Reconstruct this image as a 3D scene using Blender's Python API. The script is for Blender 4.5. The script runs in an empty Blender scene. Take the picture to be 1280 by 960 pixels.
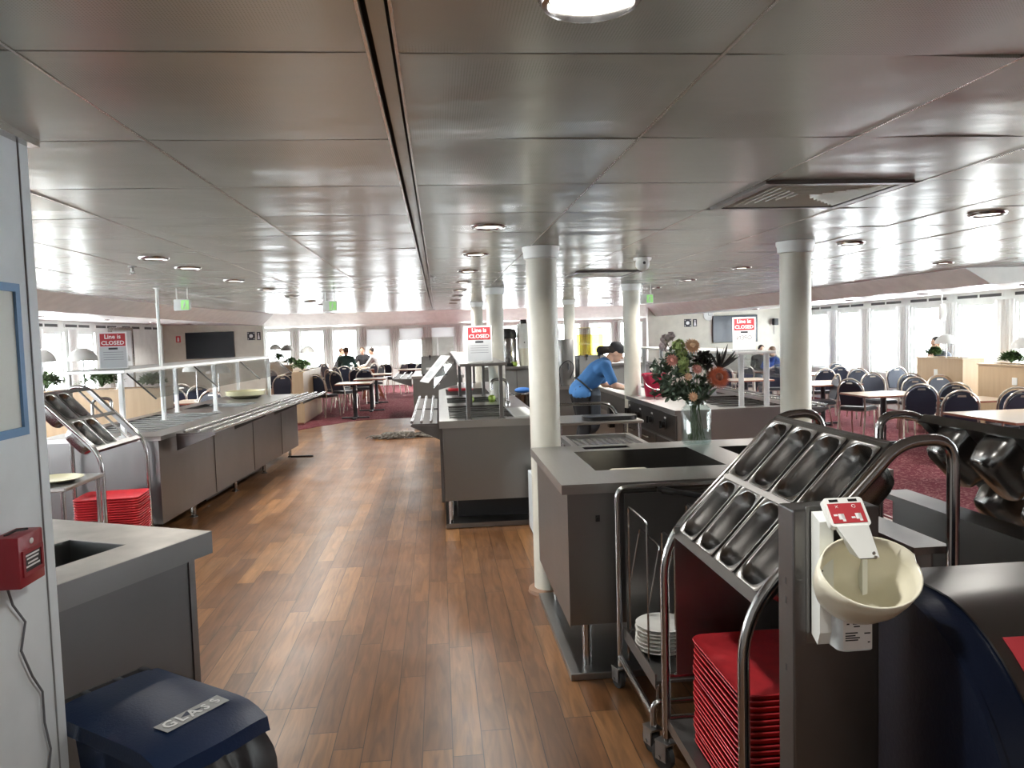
import bpy, bmesh, math, random
from mathutils import Vector as V, Matrix as M
R = math.radians
PI = math.pi
random.seed(7)
C = bpy.context.scene.collection
sc = bpy.context.scene

# ------------------------------------------------------------------ camera
EYE = V((0.0, 0.0, 1.62))
F, YAW, PIT, ROL = 960.0, 0.0934745852, 0.0635323056, 0.0290037863
fw = V((math.sin(YAW) * math.cos(PIT), math.cos(YAW) * math.cos(PIT), -math.sin(PIT)))
rt0 = V((math.cos(YAW), -math.sin(YAW), 0))
dn0 = fw.cross(rt0)
rt = rt0 * math.cos(ROL) + dn0 * math.sin(ROL)
dn = -rt0 * math.sin(ROL) + dn0 * math.cos(ROL)
cd = bpy.data.cameras.new('camera')
cam = bpy.data.objects.new('camera', cd)
C.objects.link(cam)
cd.sensor_fit = 'HORIZONTAL'
cd.sensor_width = 36
cd.lens = F / 1280 * 36
cd.clip_start = 0.05
cd.clip_end = 200
mw = M.Identity(4)
for i in range(3):
    mw[i][0] = rt[i]; mw[i][1] = -dn[i]; mw[i][2] = -fw[i]; mw[i][3] = EYE[i]
cam.matrix_world = mw
sc.camera = cam


def ray(u, v):
    return fw + rt * ((u - 640) / F) + dn * ((v - 480) / F)


def site(u, v, z):                        # the point at height z that the photo shows at (u, v)
    r = ray(u, v)
    return EYE + r * ((z - EYE.z) / r.z)


def siteY(u, v, Y):
    r = ray(u, v)
    return EYE + r * (Y / r.y)


# ------------------------------------------------------------------ materials
def new_mat(name):
    m = bpy.data.materials.new(name)
    m.use_nodes = True
    return m, m.node_tree.nodes, m.node_tree.links, m.node_tree.nodes['Principled BSDF']


def pm(name, col, rough=0.5, metal=0.0, spec=0.5, noise=None, bump=None, **kw):
    """plain procedural material: colour varied slightly by noise; optional bump=(scale, strength)"""
    m, N, L, b = new_mat(name)
    b.inputs['Roughness'].default_value = rough
    b.inputs['Metallic'].default_value = metal
    b.inputs['Specular IOR Level'].default_value = spec
    tc = N.new('ShaderNodeTexCoord')
    nz = N.new('ShaderNodeTexNoise')
    nz.inputs['Scale'].default_value = noise[0] if noise else 6.0
    nz.inputs['Detail'].default_value = 4
    L.new(tc.outputs['Object'], nz.inputs['Vector'])
    amt = noise[1] if noise else 0.06
    rp = N.new('ShaderNodeValToRGB')
    rp.color_ramp.elements[0].position = 0.3
    rp.color_ramp.elements[1].position = 0.7
    rp.color_ramp.elements[0].color = [c * (1 - amt) for c in col] + [1]
    rp.color_ramp.elements[1].color = [min(1, c * (1 + amt)) for c in col] + [1]
    L.new(nz.outputs['Fac'], rp.inputs['Fac'])
    L.new(rp.outputs['Color'], b.inputs['Base Color'])
    if bump:
        n2 = N.new('ShaderNodeTexNoise')
        n2.inputs['Scale'].default_value = bump[0]
        L.new(tc.outputs['Object'], n2.inputs['Vector'])
        bp = N.new('ShaderNodeBump')
        bp.inputs['Strength'].default_value = bump[1]
        bp.inputs['Distance'].default_value = 0.01
        L.new(n2.outputs['Fac'], bp.inputs['Height'])
        L.new(bp.outputs['Normal'], b.inputs['Normal'])
    for k, v in kw.items():
        b.inputs[k].default_value = v
    return m


def steel_mat(name, col, rough, streak=(2, 2, 90), wob=0.25):
    m, N, L, b = new_mat(name)
    b.inputs['Metallic'].default_value = 1.0
    b.inputs['Base Color'].default_value = (*col, 1)
    tc = N.new('ShaderNodeTexCoord')
    mp = N.new('ShaderNodeMapping')
    mp.inputs['Scale'].default_value = streak
    L.new(tc.outputs['Object'], mp.inputs['Vector'])
    nz = N.new('ShaderNodeTexNoise')
    nz.inputs['Scale'].default_value = 3
    nz.inputs['Detail'].default_value = 3
    L.new(mp.outputs['Vector'], nz.inputs['Vector'])
    mr = N.new('ShaderNodeMapRange')
    mr.inputs['To Min'].default_value = rough * 0.9
    mr.inputs['To Max'].default_value = rough * 1.15
    L.new(nz.outputs['Fac'], mr.inputs['Value'])
    L.new(mr.outputs['Result'], b.inputs['Roughness'])
    n2 = N.new('ShaderNodeTexNoise')
    n2.inputs['Scale'].default_value = 2.2
    L.new(tc.outputs['Object'], n2.inputs['Vector'])
    bp = N.new('ShaderNodeBump')
    bp.inputs['Strength'].default_value = wob
    bp.inputs['Distance'].default_value = 0.02
    L.new(n2.outputs['Fac'], bp.inputs['Height'])
    L.new(bp.outputs['Normal'], b.inputs['Normal'])
    return m


def emit_mat(name, col, s):
    m, N, L, b = new_mat(name)
    b.inputs['Base Color'].default_value = (*col, 1)
    b.inputs['Emission Color'].default_value = (*col, 1)
    b.inputs['Emission Strength'].default_value = s
    return m


def thin_glass(name, tint, gloss=0.08, rough=0.02):
    m, N, L, b = new_mat(name)
    out = N['Material Output']
    N.remove(b)
    t = N.new('ShaderNodeBsdfTransparent'); t.inputs['Color'].default_value = (*tint, 1)
    g = N.new('ShaderNodeBsdfGlossy'); g.inputs['Roughness'].default_value = rough
    fr = N.new('ShaderNodeLayerWeight'); fr.inputs['Blend'].default_value = 0.5
    pw_ = N.new('ShaderNodeMath'); pw_.operation = 'POWER'; pw_.inputs[1].default_value = 5
    L.new(fr.outputs['Facing'], pw_.inputs[0])
    ad = N.new('ShaderNodeMath'); ad.operation = 'MULTIPLY_ADD'; ad.use_clamp = True
    ad.inputs[1].default_value = 0.5; ad.inputs[2].default_value = gloss
    L.new(pw_.outputs[0], ad.inputs[0])
    mx = N.new('ShaderNodeMixShader')
    L.new(ad.outputs[0], mx.inputs['Fac'])
    L.new(t.outputs[0], mx.inputs[1]); L.new(g.outputs[0], mx.inputs[2])
    L.new(mx.outputs[0], out.inputs['Surface'])
    return m


def wood_floor_mat():
    m, N, L, b = new_mat('plank floor')
    tc = N.new('ShaderNodeTexCoord')
    sp = N.new('ShaderNodeSeparateXYZ'); L.new(tc.outputs['Object'], sp.inputs[0])

    def math_(op, a, bb=None, c=None):
        n = N.new('ShaderNodeMath'); n.operation = op
        for i, x in enumerate((a, bb, c)):
            if x is None: continue
            if isinstance(x, (int, float)): n.inputs[i].default_value = x
            else: L.new(x, n.inputs[i])
        return n.outputs[0]
    W, LEN = 0.118, 1.05
    px = math_('DIVIDE', sp.outputs['X'], W)
    ix = math_('FLOOR', px); fx = math_('FRACT', px)
    w1 = N.new('ShaderNodeTexWhiteNoise'); w1.noise_dimensions = '1D'; L.new(ix, w1.inputs['W'])
    py = math_('DIVIDE', sp.outputs['Y'], LEN)
    py2 = math_('ADD', py, math_('MULTIPLY', w1.outputs['Value'], 7.3))
    iy = math_('FLOOR', py2); fy = math_('FRACT', py2)
    cb = N.new('ShaderNodeCombineXYZ'); L.new(ix, cb.inputs[0]); L.new(iy, cb.inputs[1])
    w2 = N.new('ShaderNodeTexWhiteNoise'); w2.noise_dimensions = '2D'; L.new(cb.outputs[0], w2.inputs['Vector'])
    rp = N.new('ShaderNodeValToRGB')
    e = rp.color_ramp.elements
    e[0].position = 0.0; e[0].color = (0.125, 0.055, 0.022, 1)
    e[1].position = 1.0; e[1].color = (0.275, 0.132, 0.050, 1)
    x = e.new(0.35); x.color = (0.157, 0.070, 0.028, 1)
    x = e.new(0.7); x.color = (0.19, 0.088, 0.034, 1)
    L.new(w2.outputs['Value'], rp.inputs['Fac'])
    # grain
    cb2 = N.new('ShaderNodeCombineXYZ')
    L.new(math_('MULTIPLY', sp.outputs['X'], 26), cb2.inputs[0])
    L.new(math_('MULTIPLY', sp.outputs['Y'], 2.6), cb2.inputs[1])
    L.new(math_('MULTIPLY', w2.outputs['Value'], 40), cb2.inputs[2])
    g = N.new('ShaderNodeTexNoise'); g.inputs['Scale'].default_value = 1.0; g.inputs['Detail'].default_value = 6
    g.inputs['Distortion'].default_value = 1.2
    L.new(cb2.outputs[0], g.inputs['Vector'])
    gm = N.new('ShaderNodeMapRange'); gm.inputs['From Min'].default_value = .3; gm.inputs['From Max'].default_value = .7
    gm.inputs['To Min'].default_value = 0.62; gm.inputs['To Max'].default_value = 1.25
    L.new(g.outputs['Fac'], gm.inputs['Value'])
    # gaps
    gx = math_('MINIMUM', fx, math_('SUBTRACT', 1.0, fx))
    gy = math_('MINIMUM', fy, math_('SUBTRACT', 1.0, fy))
    gapx = math_('GREATER_THAN', gx, 0.016)
    gapy = math_('GREATER_THAN', gy, 0.0022)
    gap = math_('MULTIPLY', gapx, gapy)
    gapc = math_('ADD', math_('MULTIPLY', gap, 0.75), 0.25)
    sc1 = N.new('ShaderNodeVectorMath'); sc1.operation = 'SCALE'
    L.new(rp.outputs['Color'], sc1.inputs[0]); L.new(math_('MULTIPLY', gm.outputs['Result'], gapc), sc1.inputs['Scale'])
    L.new(sc1.outputs[0], b.inputs['Base Color'])
    # worn gloss
    wn = N.new('ShaderNodeTexNoise'); wn.inputs['Scale'].default_value = 2.3; wn.inputs['Detail'].default_value = 2
    L.new(tc.outputs['Object'], wn.inputs['Vector'])
    rm = N.new('ShaderNodeMapRange'); rm.inputs['To Min'].default_value = 0.29; rm.inputs['To Max'].default_value = 0.37
    rm.inputs['From Min'].default_value = .3; rm.inputs['From Max'].default_value = .7
    L.new(wn.outputs['Fac'], rm.inputs['Value'])
    L.new(rm.outputs['Result'], b.inputs['Roughness'])
    w3 = N.new('ShaderNodeTexWhiteNoise'); w3.noise_dimensions = '2D'; L.new(cb.outputs[0], w3.inputs['Vector'])
    hs = math_('ADD', math_('MULTIPLY', gap, 0.35), math_('MULTIPLY', w3.outputs['Value'], 0.0))
    bp = N.new('ShaderNodeBump'); bp.inputs['Strength'].default_value = 0.16; bp.inputs['Distance'].default_value = 0.01
    L.new(hs, bp.inputs['Height']); L.new(bp.outputs['Normal'], b.inputs['Normal'])
    b.inputs['Specular IOR Level'].default_value = 0.5
    return m


def carpet_mat():
    m, N, L, b = new_mat('red carpet')
    tc = N.new('ShaderNodeTexCoord')
    vo = N.new('ShaderNodeTexVoronoi'); vo.inputs['Scale'].default_value = 9
    L.new(tc.outputs['Object'], vo.inputs['Vector'])
    nz = N.new('ShaderNodeTexNoise'); nz.inputs['Scale'].default_value = 14; nz.inputs['Distortion'].default_value = 2.5
    L.new(tc.outputs['Object'], nz.inputs['Vector'])
    rp = N.new('ShaderNodeValToRGB')
    e = rp.color_ramp.elements
    e[0].position = 0.42; e[0].color = (0.098, 0.018, 0.027, 1)
    e[1].position = 0.60; e[1].color = (0.21, 0.10, 0.098, 1)
    x = e.new(0.54); x.color = (0.112, 0.022, 0.031, 1)
    L.new(nz.outputs['Fac'], rp.inputs['Fac'])
    L.new(rp.outputs['Color'], b.inputs['Base Color'])
    b.inputs['Roughness'].default_value = 0.95
    b.inputs['Specular IOR Level'].default_value = 0.1
    return m


def lightwood_mat():
    m, N, L, b = new_mat('light beech')
    tc = N.new('ShaderNodeTexCoord')
    mp = N.new('ShaderNodeMapping'); mp.inputs['Scale'].default_value = (14, 14, 1.2)
    L.new(tc.outputs['Object'], mp.inputs['Vector'])
    nz = N.new('ShaderNodeTexNoise'); nz.inputs['Scale'].default_value = 1.5; nz.inputs['Detail'].default_value = 5
    L.new(mp.outputs['Vector'], nz.inputs['Vector'])
    rp = N.new('ShaderNodeValToRGB')
    rp.color_ramp.elements[0].color = (0.38, 0.265, 0.155, 1)
    rp.color_ramp.elements[1].color = (0.50, 0.365, 0.225, 1)
    L.new(nz.outputs['Fac'], rp.inputs['Fac']); L.new(rp.outputs['Color'], b.inputs['Base Color'])
    b.inputs['Roughness'].default_value = 0.4
    return m


def ceiling_mat():
    m, N, L, b = new_mat('painted metal ceiling panel')
    b.inputs['Base Color'].default_value = (0.40, 0.36, 0.33, 1)
    b.inputs['Metallic'].default_value = 0.40
    b.inputs['Specular IOR Level'].default_value = 0.6
    tc = N.new('ShaderNodeTexCoord')
    # shallow dents
    mp = N.new('ShaderNodeMapping'); mp.inputs['Scale'].default_value = (1.3, 3.0, 1)
    L.new(tc.outputs['Object'], mp.inputs['Vector'])
    nz = N.new('ShaderNodeTexNoise'); nz.inputs['Scale'].default_value = 1.0; nz.inputs['Detail'].default_value = 3
    L.new(mp.outputs['Vector'], nz.inputs['Vector'])
    bp = N.new('ShaderNodeBump'); bp.inputs['Strength'].default_value = 0.16; bp.inputs['Distance'].default_value = 0.05
    L.new(nz.outputs['Fac'], bp.inputs['Height'])
    # perforation
    vo = N.new('ShaderNodeTexVoronoi'); vo.inputs['Scale'].default_value = 170; vo.inputs['Randomness'].default_value = 0.0
    L.new(tc.outputs['Object'], vo.inputs['Vector'])
    gt = N.new('ShaderNodeMath'); gt.operation = 'GREATER_THAN'; gt.inputs[1].default_value = 0.26
    L.new(vo.outputs['Distance'], gt.inputs[0])
    mx = N.new('ShaderNodeMix'); mx.data_type = 'RGBA'
    mx.inputs['A'].default_value = (0.39, 0.425, 0.41, 1)
    mx.inputs['B'].default_value = (0.56, 0.61, 0.585, 1)
    L.new(gt.outputs[0], mx.inputs['Factor']); L.new(mx.outputs['Result'], b.inputs['Base Color'])
    b.inputs['Roughness'].default_value = 0.24
    L.new(bp.outputs['Normal'], b.inputs['Normal'])
    return m


def cloth_mat(name, col, through):
    m, N, L, b = new_mat(name)
    out = N['Material Output']; N.remove(b)
    d = N.new('ShaderNodeBsdfDiffuse'); t = N.new('ShaderNodeBsdfTranslucent'); mx = N.new('ShaderNodeMixShader')
    tc = N.new('ShaderNodeTexCoord'); nz = N.new('ShaderNodeTexNoise'); nz.inputs['Scale'].default_value = 60
    L.new(tc.outputs['Object'], nz.inputs['Vector'])
    rp = N.new('ShaderNodeValToRGB')
    rp.color_ramp.elements[0].color = [c * .93 for c in col] + [1]; rp.color_ramp.elements[1].color = [*col, 1]
    L.new(nz.outputs['Fac'], rp.inputs['Fac'])
    L.new(rp.outputs['Color'], d.inputs['Color']); L.new(rp.outputs['Color'], t.inputs['Color'])
    mx.inputs['Fac'].default_value = through
    L.new(d.outputs[0], mx.inputs[1]); L.new(t.outputs[0], mx.inputs[2]); L.new(mx.outputs[0], out.inputs['Surface'])
    return m


MT = dict(
    floor=wood_floor_mat(), carpet=carpet_mat(), beech=lightwood_mat(), ceiling=ceiling_mat(),
    steel=steel_mat('brushed steel', (0.19, 0.184, 0.181), 0.32),
    steel_dark=steel_mat('dull steel', (0.27, 0.265, 0.26), 0.34),
    alu=pm('satin aluminium', (0.66, 0.665, 0.66), 0.42, 0.55),
    gunmetal=steel_mat('dark grey steel', (0.14, 0.137, 0.137), 0.36),
    steel_top=steel_mat('worktop steel', (0.44, 0.43, 0.415), 0.32, (40, 3, 3), 0.15),
    chrome=steel_mat('polished tube', (0.42, 0.41, 0.405), 0.18, (3, 3, 3), 0.05),
    pan=steel_mat('pan steel', (0.27, 0.265, 0.26), 0.24, (3, 3, 3), 0.1),
    rail=steel_mat('tray rail steel', (0.40, 0.39, 0.385), 0.23, (3, 3, 3), 0.05),
    worn=pm('worn pale worktop', (0.50, 0.47, 0.43), 0.36, 0.6, noise=(5, 0.22)),
    white=pm('white paint', (0.77, 0.79, 0.765), 0.45),
    cream=pm('cream paint', (0.62, 0.595, 0.51), 0.35),
    soffit=pm('beige soffit paint', (0.84, 0.85, 0.79), 0.45),
    outer=pm('white gloss ceiling panel', (0.75, 0.74, 0.72), 0.25),
    wall=pm('pale wall panel', (0.69, 0.735, 0.76), 0.4),
    seam=pm('dark seam', (0.06, 0.06, 0.06), 0.6), seamgrey=pm('grey seam', (0.22, 0.225, 0.23), 0.5),
    trimmetal=steel_mat('ceiling trim', (0.62, 0.60, 0.58), 0.25),
    gap=pm('ceiling shadow gap', (0.035, 0.033, 0.03), 0.8),
    curtain=cloth_mat('white curtain', (0.80, 0.80, 0.785), 0.20),
    blind=cloth_mat('grey roller blind', (0.64, 0.635, 0.63), 0.36),
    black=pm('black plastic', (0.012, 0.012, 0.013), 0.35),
    rubber=pm('black rubber', (0.02, 0.02, 0.02), 0.7),
    navy=pm('navy plastic', (0.004, 0.007, 0.018), 0.4, spec=0.2, bump=(90, 0.05)),
    bluelid=pm('dark blue plastic', (0.009, 0.021, 0.060), 0.42, spec=0.3, bump=(140, 0.08)),
    fabric=pm('navy vinyl', (0.020, 0.026, 0.045), 0.42),
    fabricdk=pm('black vinyl', (0.018, 0.018, 0.022), 0.45),
    champagne=steel_mat('champagne metal', (0.58, 0.53, 0.46), 0.28, (3, 3, 3), 0.05),
    red=pm('red plastic', (0.60, 0.035, 0.045), 0.42, noise=(20, 0.12)),
    redbox=pm('dark red paint', (0.26, 0.012, 0.022), 0.35),
    redpaper=pm('red paper', (0.42, 0.035, 0.045), 0.6),
    bucket=pm('crimson bucket plastic', (0.48, 0.012, 0.055), 0.32),
    paper=pm('white paper', (0.82, 0.82, 0.82), 0.6),
    greypaper=pm('pale grey print', (0.50, 0.52, 0.54), 0.6),
    ink=pm('dark ink', (0.03, 0.03, 0.035), 0.6),
    greyink=pm('grey ink', (0.13, 0.135, 0.15), 0.6),
    sign=pm('acrylic sign panel', (0.80, 0.81, 0.82), 0.25),
    bluefr=pm('blue frame plastic', (0.13, 0.27, 0.48), 0.4),
    board=pm('pale board', (0.66, 0.68, 0.64), 0.3),
    bowl=pm('cream plastic', (0.70, 0.67, 0.55), 0.28),
    plate=pm('white china', (0.80, 0.79, 0.75), 0.16),
    yplate=pm('pale yellow china', (0.74, 0.71, 0.46), 0.2),
    tape=pm('silver tape', (0.32, 0.33, 0.33), 0.42, noise=(12, 0.15)),
    brownring=pm('brown base ring', (0.22, 0.12, 0.07), 0.5),
    darkwood=pm('red brown wood', (0.22, 0.065, 0.035), 0.4),
    tv=pm('tv screen', (0.006, 0.008, 0.013), 0.35, spec=0.2),
    tv2=pm('grey tv screen', (0.05, 0.058, 0.075), 0.15),
    skin=pm('skin', (0.58, 0.36, 0.26), 0.5),
    hairdk=pm('dark hair', (0.025, 0.017, 0.012), 0.6),
    hairbr=pm('brown hair', (0.10, 0.055, 0.03), 0.6),
    lip=pm('lips', (0.42, 0.16, 0.13), 0.5),
    eye=pm('eye', (0.02, 0.015, 0.012), 0.2),
    bluesh=pm('blue cotton', (0.055, 0.19, 0.46), 0.8, bump=(14, 0.3)),
    royal=pm('royal blue cotton', (0.04, 0.12, 0.55), 0.8),
    blacksh=pm('black cloth', (0.018, 0.018, 0.022), 0.8),
    greensh=pm('dark green cloth', (0.035, 0.085, 0.075), 0.8),
    greysh=pm('grey cloth', (0.35, 0.34, 0.33), 0.8),
    slatesh=pm('slate cloth', (0.10, 0.12, 0.15), 0.8),
    leaf=pm('grey green leaf', (0.085, 0.125, 0.085), 0.55, noise=(30, 0.35)),
    fern=pm('fern leaf', (0.085, 0.15, 0.050), 0.55, noise=(30, 0.35)),
    hydr=pm('pale green floret', (0.36, 0.47, 0.17), 0.6, noise=(60, 0.25)),
    peach=pm('peach petal', (0.72, 0.46, 0.28), 0.6, noise=(50, 0.15)),
    pink=pm('dusty pink petal', (0.62, 0.27, 0.22), 0.6, noise=(50, 0.15)),
    orange=pm('rust orange petal', (0.50, 0.11, 0.045), 0.6, noise=(60, 0.25)),
    spike=pm('dark dried leaf', (0.022, 0.020, 0.018), 0.6),
    mauve=pm('pale mauve floret', (0.55, 0.46, 0.46), 0.7),
    stem=pm('green stem', (0.06, 0.11, 0.04), 0.5),
    apple=pm('green apple skin', (0.36, 0.50, 0.08), 0.25),
    bluecloth=pm('blue cloth', (0.03, 0.13, 0.40), 0.8),
    mop=pm('dirty cotton yarn', (0.16, 0.145, 0.125), 0.95, noise=(30, 0.6)),
    card=pm('brown cardboard', (0.36, 0.23, 0.13), 0.8),
    greybox=pm('grey enamel', (0.22, 0.22, 0.215), 0.45),
    juice=thin_glass('yellow juice', (0.97, 0.90, 0.34), 0.04),
    exitg=emit_mat('exit sign face', (0.30, 0.62, 0.22), 0.5),
    lamp=emit_mat('lamp diffuser', (1.0, 0.95, 0.85), 6.0),
    glass=thin_glass('window glass', (0.97, 0.98, 0.98), 0.05),
    guard=thin_glass('clear guard glass', (0.86, 0.88, 0.88), 0.13, 0.04),
    vase=thin_glass('vase glass', (0.93, 0.97, 0.965), 0.06, 0.03),
    tank=thin_glass('clear tank plastic', (0.92, 0.92, 0.90), 0.10, 0.05),
    water=thin_glass('vase water', (0.93, 0.97, 0.97), 0.04, 0.02),
    lampshade=pm('white lamp shade', (0.55, 0.55, 0.53), 0.4),
    tabletop=pm('pale table laminate', (0.38, 0.30, 0.225), 0.30),
)


# ------------------------------------------------------------------ mesh builder
class MB:
    def __init__(s, T=None):
        s.bm = bmesh.new(); s.T = T or M.Identity(4)

    def v(s, p):
        return s.bm.verts.new(s.T @ V(p))

    def face(s, vs):
        try: return s.bm.faces.new(vs)
        except ValueError: return None

    def box(s, x0, x1, y0, y1, z0, z1, bev=0.0, T=None):
        TT = s.T @ T if T else s.T
        vs = [s.bm.verts.new(TT @ V(p)) for p in
              ((x0, y0, z0), (x1, y0, z0), (x1, y1, z0), (x0, y1, z0), (x0, y0, z1), (x1, y0, z1), (x1, y1, z1), (x0, y1, z1))]
        fs = [s.bm.faces.new([vs[i] for i in f]) for f in
              ((3, 2, 1, 0), (4, 5, 6, 7), (0, 1, 5, 4), (1, 2, 6, 5), (2, 3, 7, 6), (3, 0, 4, 7))]
        if bev > 0:
            es = list({e for f in fs for e in f.edges})
            bmesh.ops.bevel(s.bm, geom=es, offset=bev, segments=2, affect='EDGES', profile=0.5)
        return s

    def prism(s, pts, d0, d1, axis='y'):
        """pts: 2-D outline; axis: extrusion axis"""
        def P(a, b, d):
            return {'y': (a, d, b), 'x': (d, a, b), 'z': (a, b, d)}[axis]
        A = [s.v(P(a, b, d0)) for a, b in pts]; B = [s.v(P(a, b, d1)) for a, b in pts]
        n = len(pts)
        s.face(A[::-1]); s.face(B)
        for i in range(n): s.face([A[i], A[(i + 1) % n], B[(i + 1) % n], B[i]])
        return s

    def tube(s, pts, r, seg=8, closed=False, caps=True):
        pts = [V(p) for p in pts]; n = len(pts); rings = []
        rr = r if isinstance(r, (list, tuple)) else [r] * n
        prev = None
        for i, p in enumerate(pts):
            a = pts[i - 1] if (i > 0 or closed) else p
            b = pts[(i + 1) % n] if (i < n - 1 or closed) else p
            t = (b - a).normalized()
            if prev is None:
                up = V((0, 0, 1)) if abs(t.z) < 0.9 else V((1, 0, 0))
                nx = t.cross(up).normalized()
            else:
                nx = (prev - t * prev.dot(t)).normalized()
            prev = nx; ny = t.cross(nx)
            rings.append([s.v(p + nx * (rr[i] * math.cos(2 * PI * k / seg)) + ny * (rr[i] * math.sin(2 * PI * k / seg))) for k in range(seg)])
        m = n if closed else n - 1
        for i in range(m):
            A, B = rings[i], rings[(i + 1) % n]
            for k in range(seg): s.face([A[k], A[(k + 1) % seg], B[(k + 1) % seg], B[k]])
        if caps and not closed:
            s.face(rings[0][::-1]); s.face(rings[-1])
        return s

    def lathe(s, prof, c=(0, 0, 0), seg=24, ax=None):
        """prof: [(r, z)...] around z at c; closes ends with r=0 or caps"""
        T = ax or M.Identity(4); c = V(c); rings = []
        for r, z in prof:
            if r < 1e-6: rings.append([s.v(c + T @ V((0, 0, z)))])
            else: rings.append([s.v(c + T @ V((r * math.cos(2 * PI * k / seg), r * math.sin(2 * PI * k / seg), z))) for k in range(seg)])
        for A, B in zip(rings, rings[1:]):
            for k in range(seg):
                k2 = (k + 1) % seg
                if len(A) == 1 and len(B) == 1: continue
                if len(A) == 1: s.face([A[0], B[k2], B[k]])
                elif len(B) == 1: s.face([A[k], A[k2], B[0]])
                else: s.face([A[k], A[k2], B[k2], B[k]])
        if len(rings[0]) > 1: s.face(rings[0][::-1])
        if len(rings[-1]) > 1: s.face(rings[-1])
        return s

    def ball(s, c, r, seg=12, rings=8, T=None):
        r = r if isinstance(r, (list, tuple)) else (r, r, r)
        T = T or M.Identity(4); c = V(c); R_ = []
        for i in range(rings + 1):
            th = PI * i / rings
            if i in (0, rings): R_.append([s.v(c + T @ V((0, 0, r[2] * math.cos(th))))])
            else: R_.append([s.v(c + T @ V((r[0] * math.sin(th) * math.cos(2 * PI * k / seg), r[1] * math.sin(th) * math.sin(2 * PI * k / seg), r[2] * math.cos(th)))) for k in range(seg)])
        for A, B in zip(R_, R_[1:]):
            for k in range(seg):
                k2 = (k + 1) % seg
                if len(A) == 1: s.face([A[0], B[k], B[k2]])
                elif len(B) == 1: s.face([A[k2], A[k], B[0]])
                else: s.face([A[k2], A[k], B[k], B[k2]])
        return s

    def slab(s, x0, x1, y0, y1, z0, z1, holes=()):
        """solid slab with rectangular through-holes"""
        xs = sorted({x0, x1, *[h[0] for h in holes], *[h[1] for h in holes]})
        ys = sorted({y0, y1, *[h[2] for h in holes], *[h[3] for h in holes]})
        solid = {}
        for i in range(len(xs) - 1):
            for j in range(len(ys) - 1):
                cx, cy = (xs[i] + xs[i + 1]) / 2, (ys[j] + ys[j + 1]) / 2
                solid[i, j] = not any(h[0] < cx < h[1] and h[2] < cy < h[3] for h in holes)
        vt, vb = {}, {}
        def g(d, i, j, z):
            if (i, j) not in d: d[i, j] = s.v((xs[i], ys[j], z))
            return d[i, j]
        for (i, j), ok in solid.items():
            if not ok: continue
            q = [(i, j), (i + 1, j), (i + 1, j + 1), (i, j + 1)]
            s.face([g(vt, *p, z1) for p in q]); s.face([g(vb, *p, z0) for p in q[::-1]])
            for (di, dj), (a, b) in (((0, -1), (0, 1)), ((1, 0), (1, 2)), ((0, 1), (2, 3)), ((-1, 0), (3, 0))):
                if not solid.get((i + di, j + dj), False):
                    s.face([g(vb, *q[a], z0), g(vb, *q[b], z0), g(vt, *q[b], z1), g(vt, *q[a], z1)])
        return s

    def well(s, x0, x1, y0, y1, zt, zb, t=0.004):
        """open-topped sheet box with wall thickness"""
        for a, b in ((0, 1),):
            o = [(x0, y0), (x1, y0), (x1, y1), (x0, y1)]
            i_ = [(x0 + t, y0 + t), (x1 - t, y0 + t), (x1 - t, y1 - t), (x0 + t, y1 - t)]
            ot = [s.v((*p, zt)) for p in o]; ob = [s.v((*p, zb)) for p in o]
            it = [s.v((*p, zt)) for p in i_]; ib = [s.v((*p, zb + t)) for p in i_]
            for k in range(4):
                k2 = (k + 1) % 4
                s.face([ob[k], ob[k2], ot[k2], ot[k]]); s.face([it[k], it[k2], ib[k2], ib[k]]); s.face([ot[k], ot[k2], it[k2], it[k]])
            s.face(ob[::-1]); s.face(ib)
        return s

    def strip(s, path, h, thick=0.0, up=(0, 0, 1)):
        pass

    def build(s, name, mat, parent=None, smooth=40, loc=None, solid=0):
        me = bpy.data.meshes.new(name)
        bmesh.ops.remove_doubles(s.bm, verts=s.bm.verts, dist=1e-6)
        bmesh.ops.recalc_face_normals(s.bm, faces=s.bm.faces)
        s.bm.to_mesh(me); s.bm.free()
        mats = mat if isinstance(mat, list) else [mat]
        for k in mats: me.materials.append(MT[k] if isinstance(k, str) else k)
        if smooth:
            for p in me.polygons: p.use_smooth = True
            me.set_sharp_from_angle(angle=R(smooth))
        o = bpy.data.objects.new(name, me)
        C.objects.link(o)
        if parent: o.parent = parent
        if loc is not None: o.location = loc
        if solid:
            md = o.modifiers.new('solid', 'SOLIDIFY'); md.thickness = solid; md.offset = 0
        return o


def fillet(pts, r, n=6):
    pts = [V(p) for p in pts]; out = [pts[0]]
    for a, b, c in zip(pts, pts[1:], pts[2:]):
        d1, d2 = (a - b), (c - b)
        rr = min(r, d1.length * 0.49, d2.length * 0.49)
        p1, p2 = b + d1.normalized() * rr, b + d2.normalized() * rr
        for i in range(n + 1):
            t = i / n
            out.append(p1 * (1 - t) ** 2 + b * 2 * t * (1 - t) + p2 * t * t)
    out.append(pts[-1])
    return out


def tag(o, label=None, cat=None, group=None, kind=None):
    if label: o['label'] = label
    if cat: o['category'] = cat
    if group: o['group'] = group
    if kind: o['kind'] = kind
    return o


def thing(name, label, cat, loc=(0, 0, 0), rz=0.0, group=None):
    o = bpy.data.objects.new(name, None)
    C.objects.link(o)
    o.empty_display_size = 0.1
    o.location = loc; o.rotation_euler = (0, 0, rz)
    return tag(o, label, cat, group)


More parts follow.
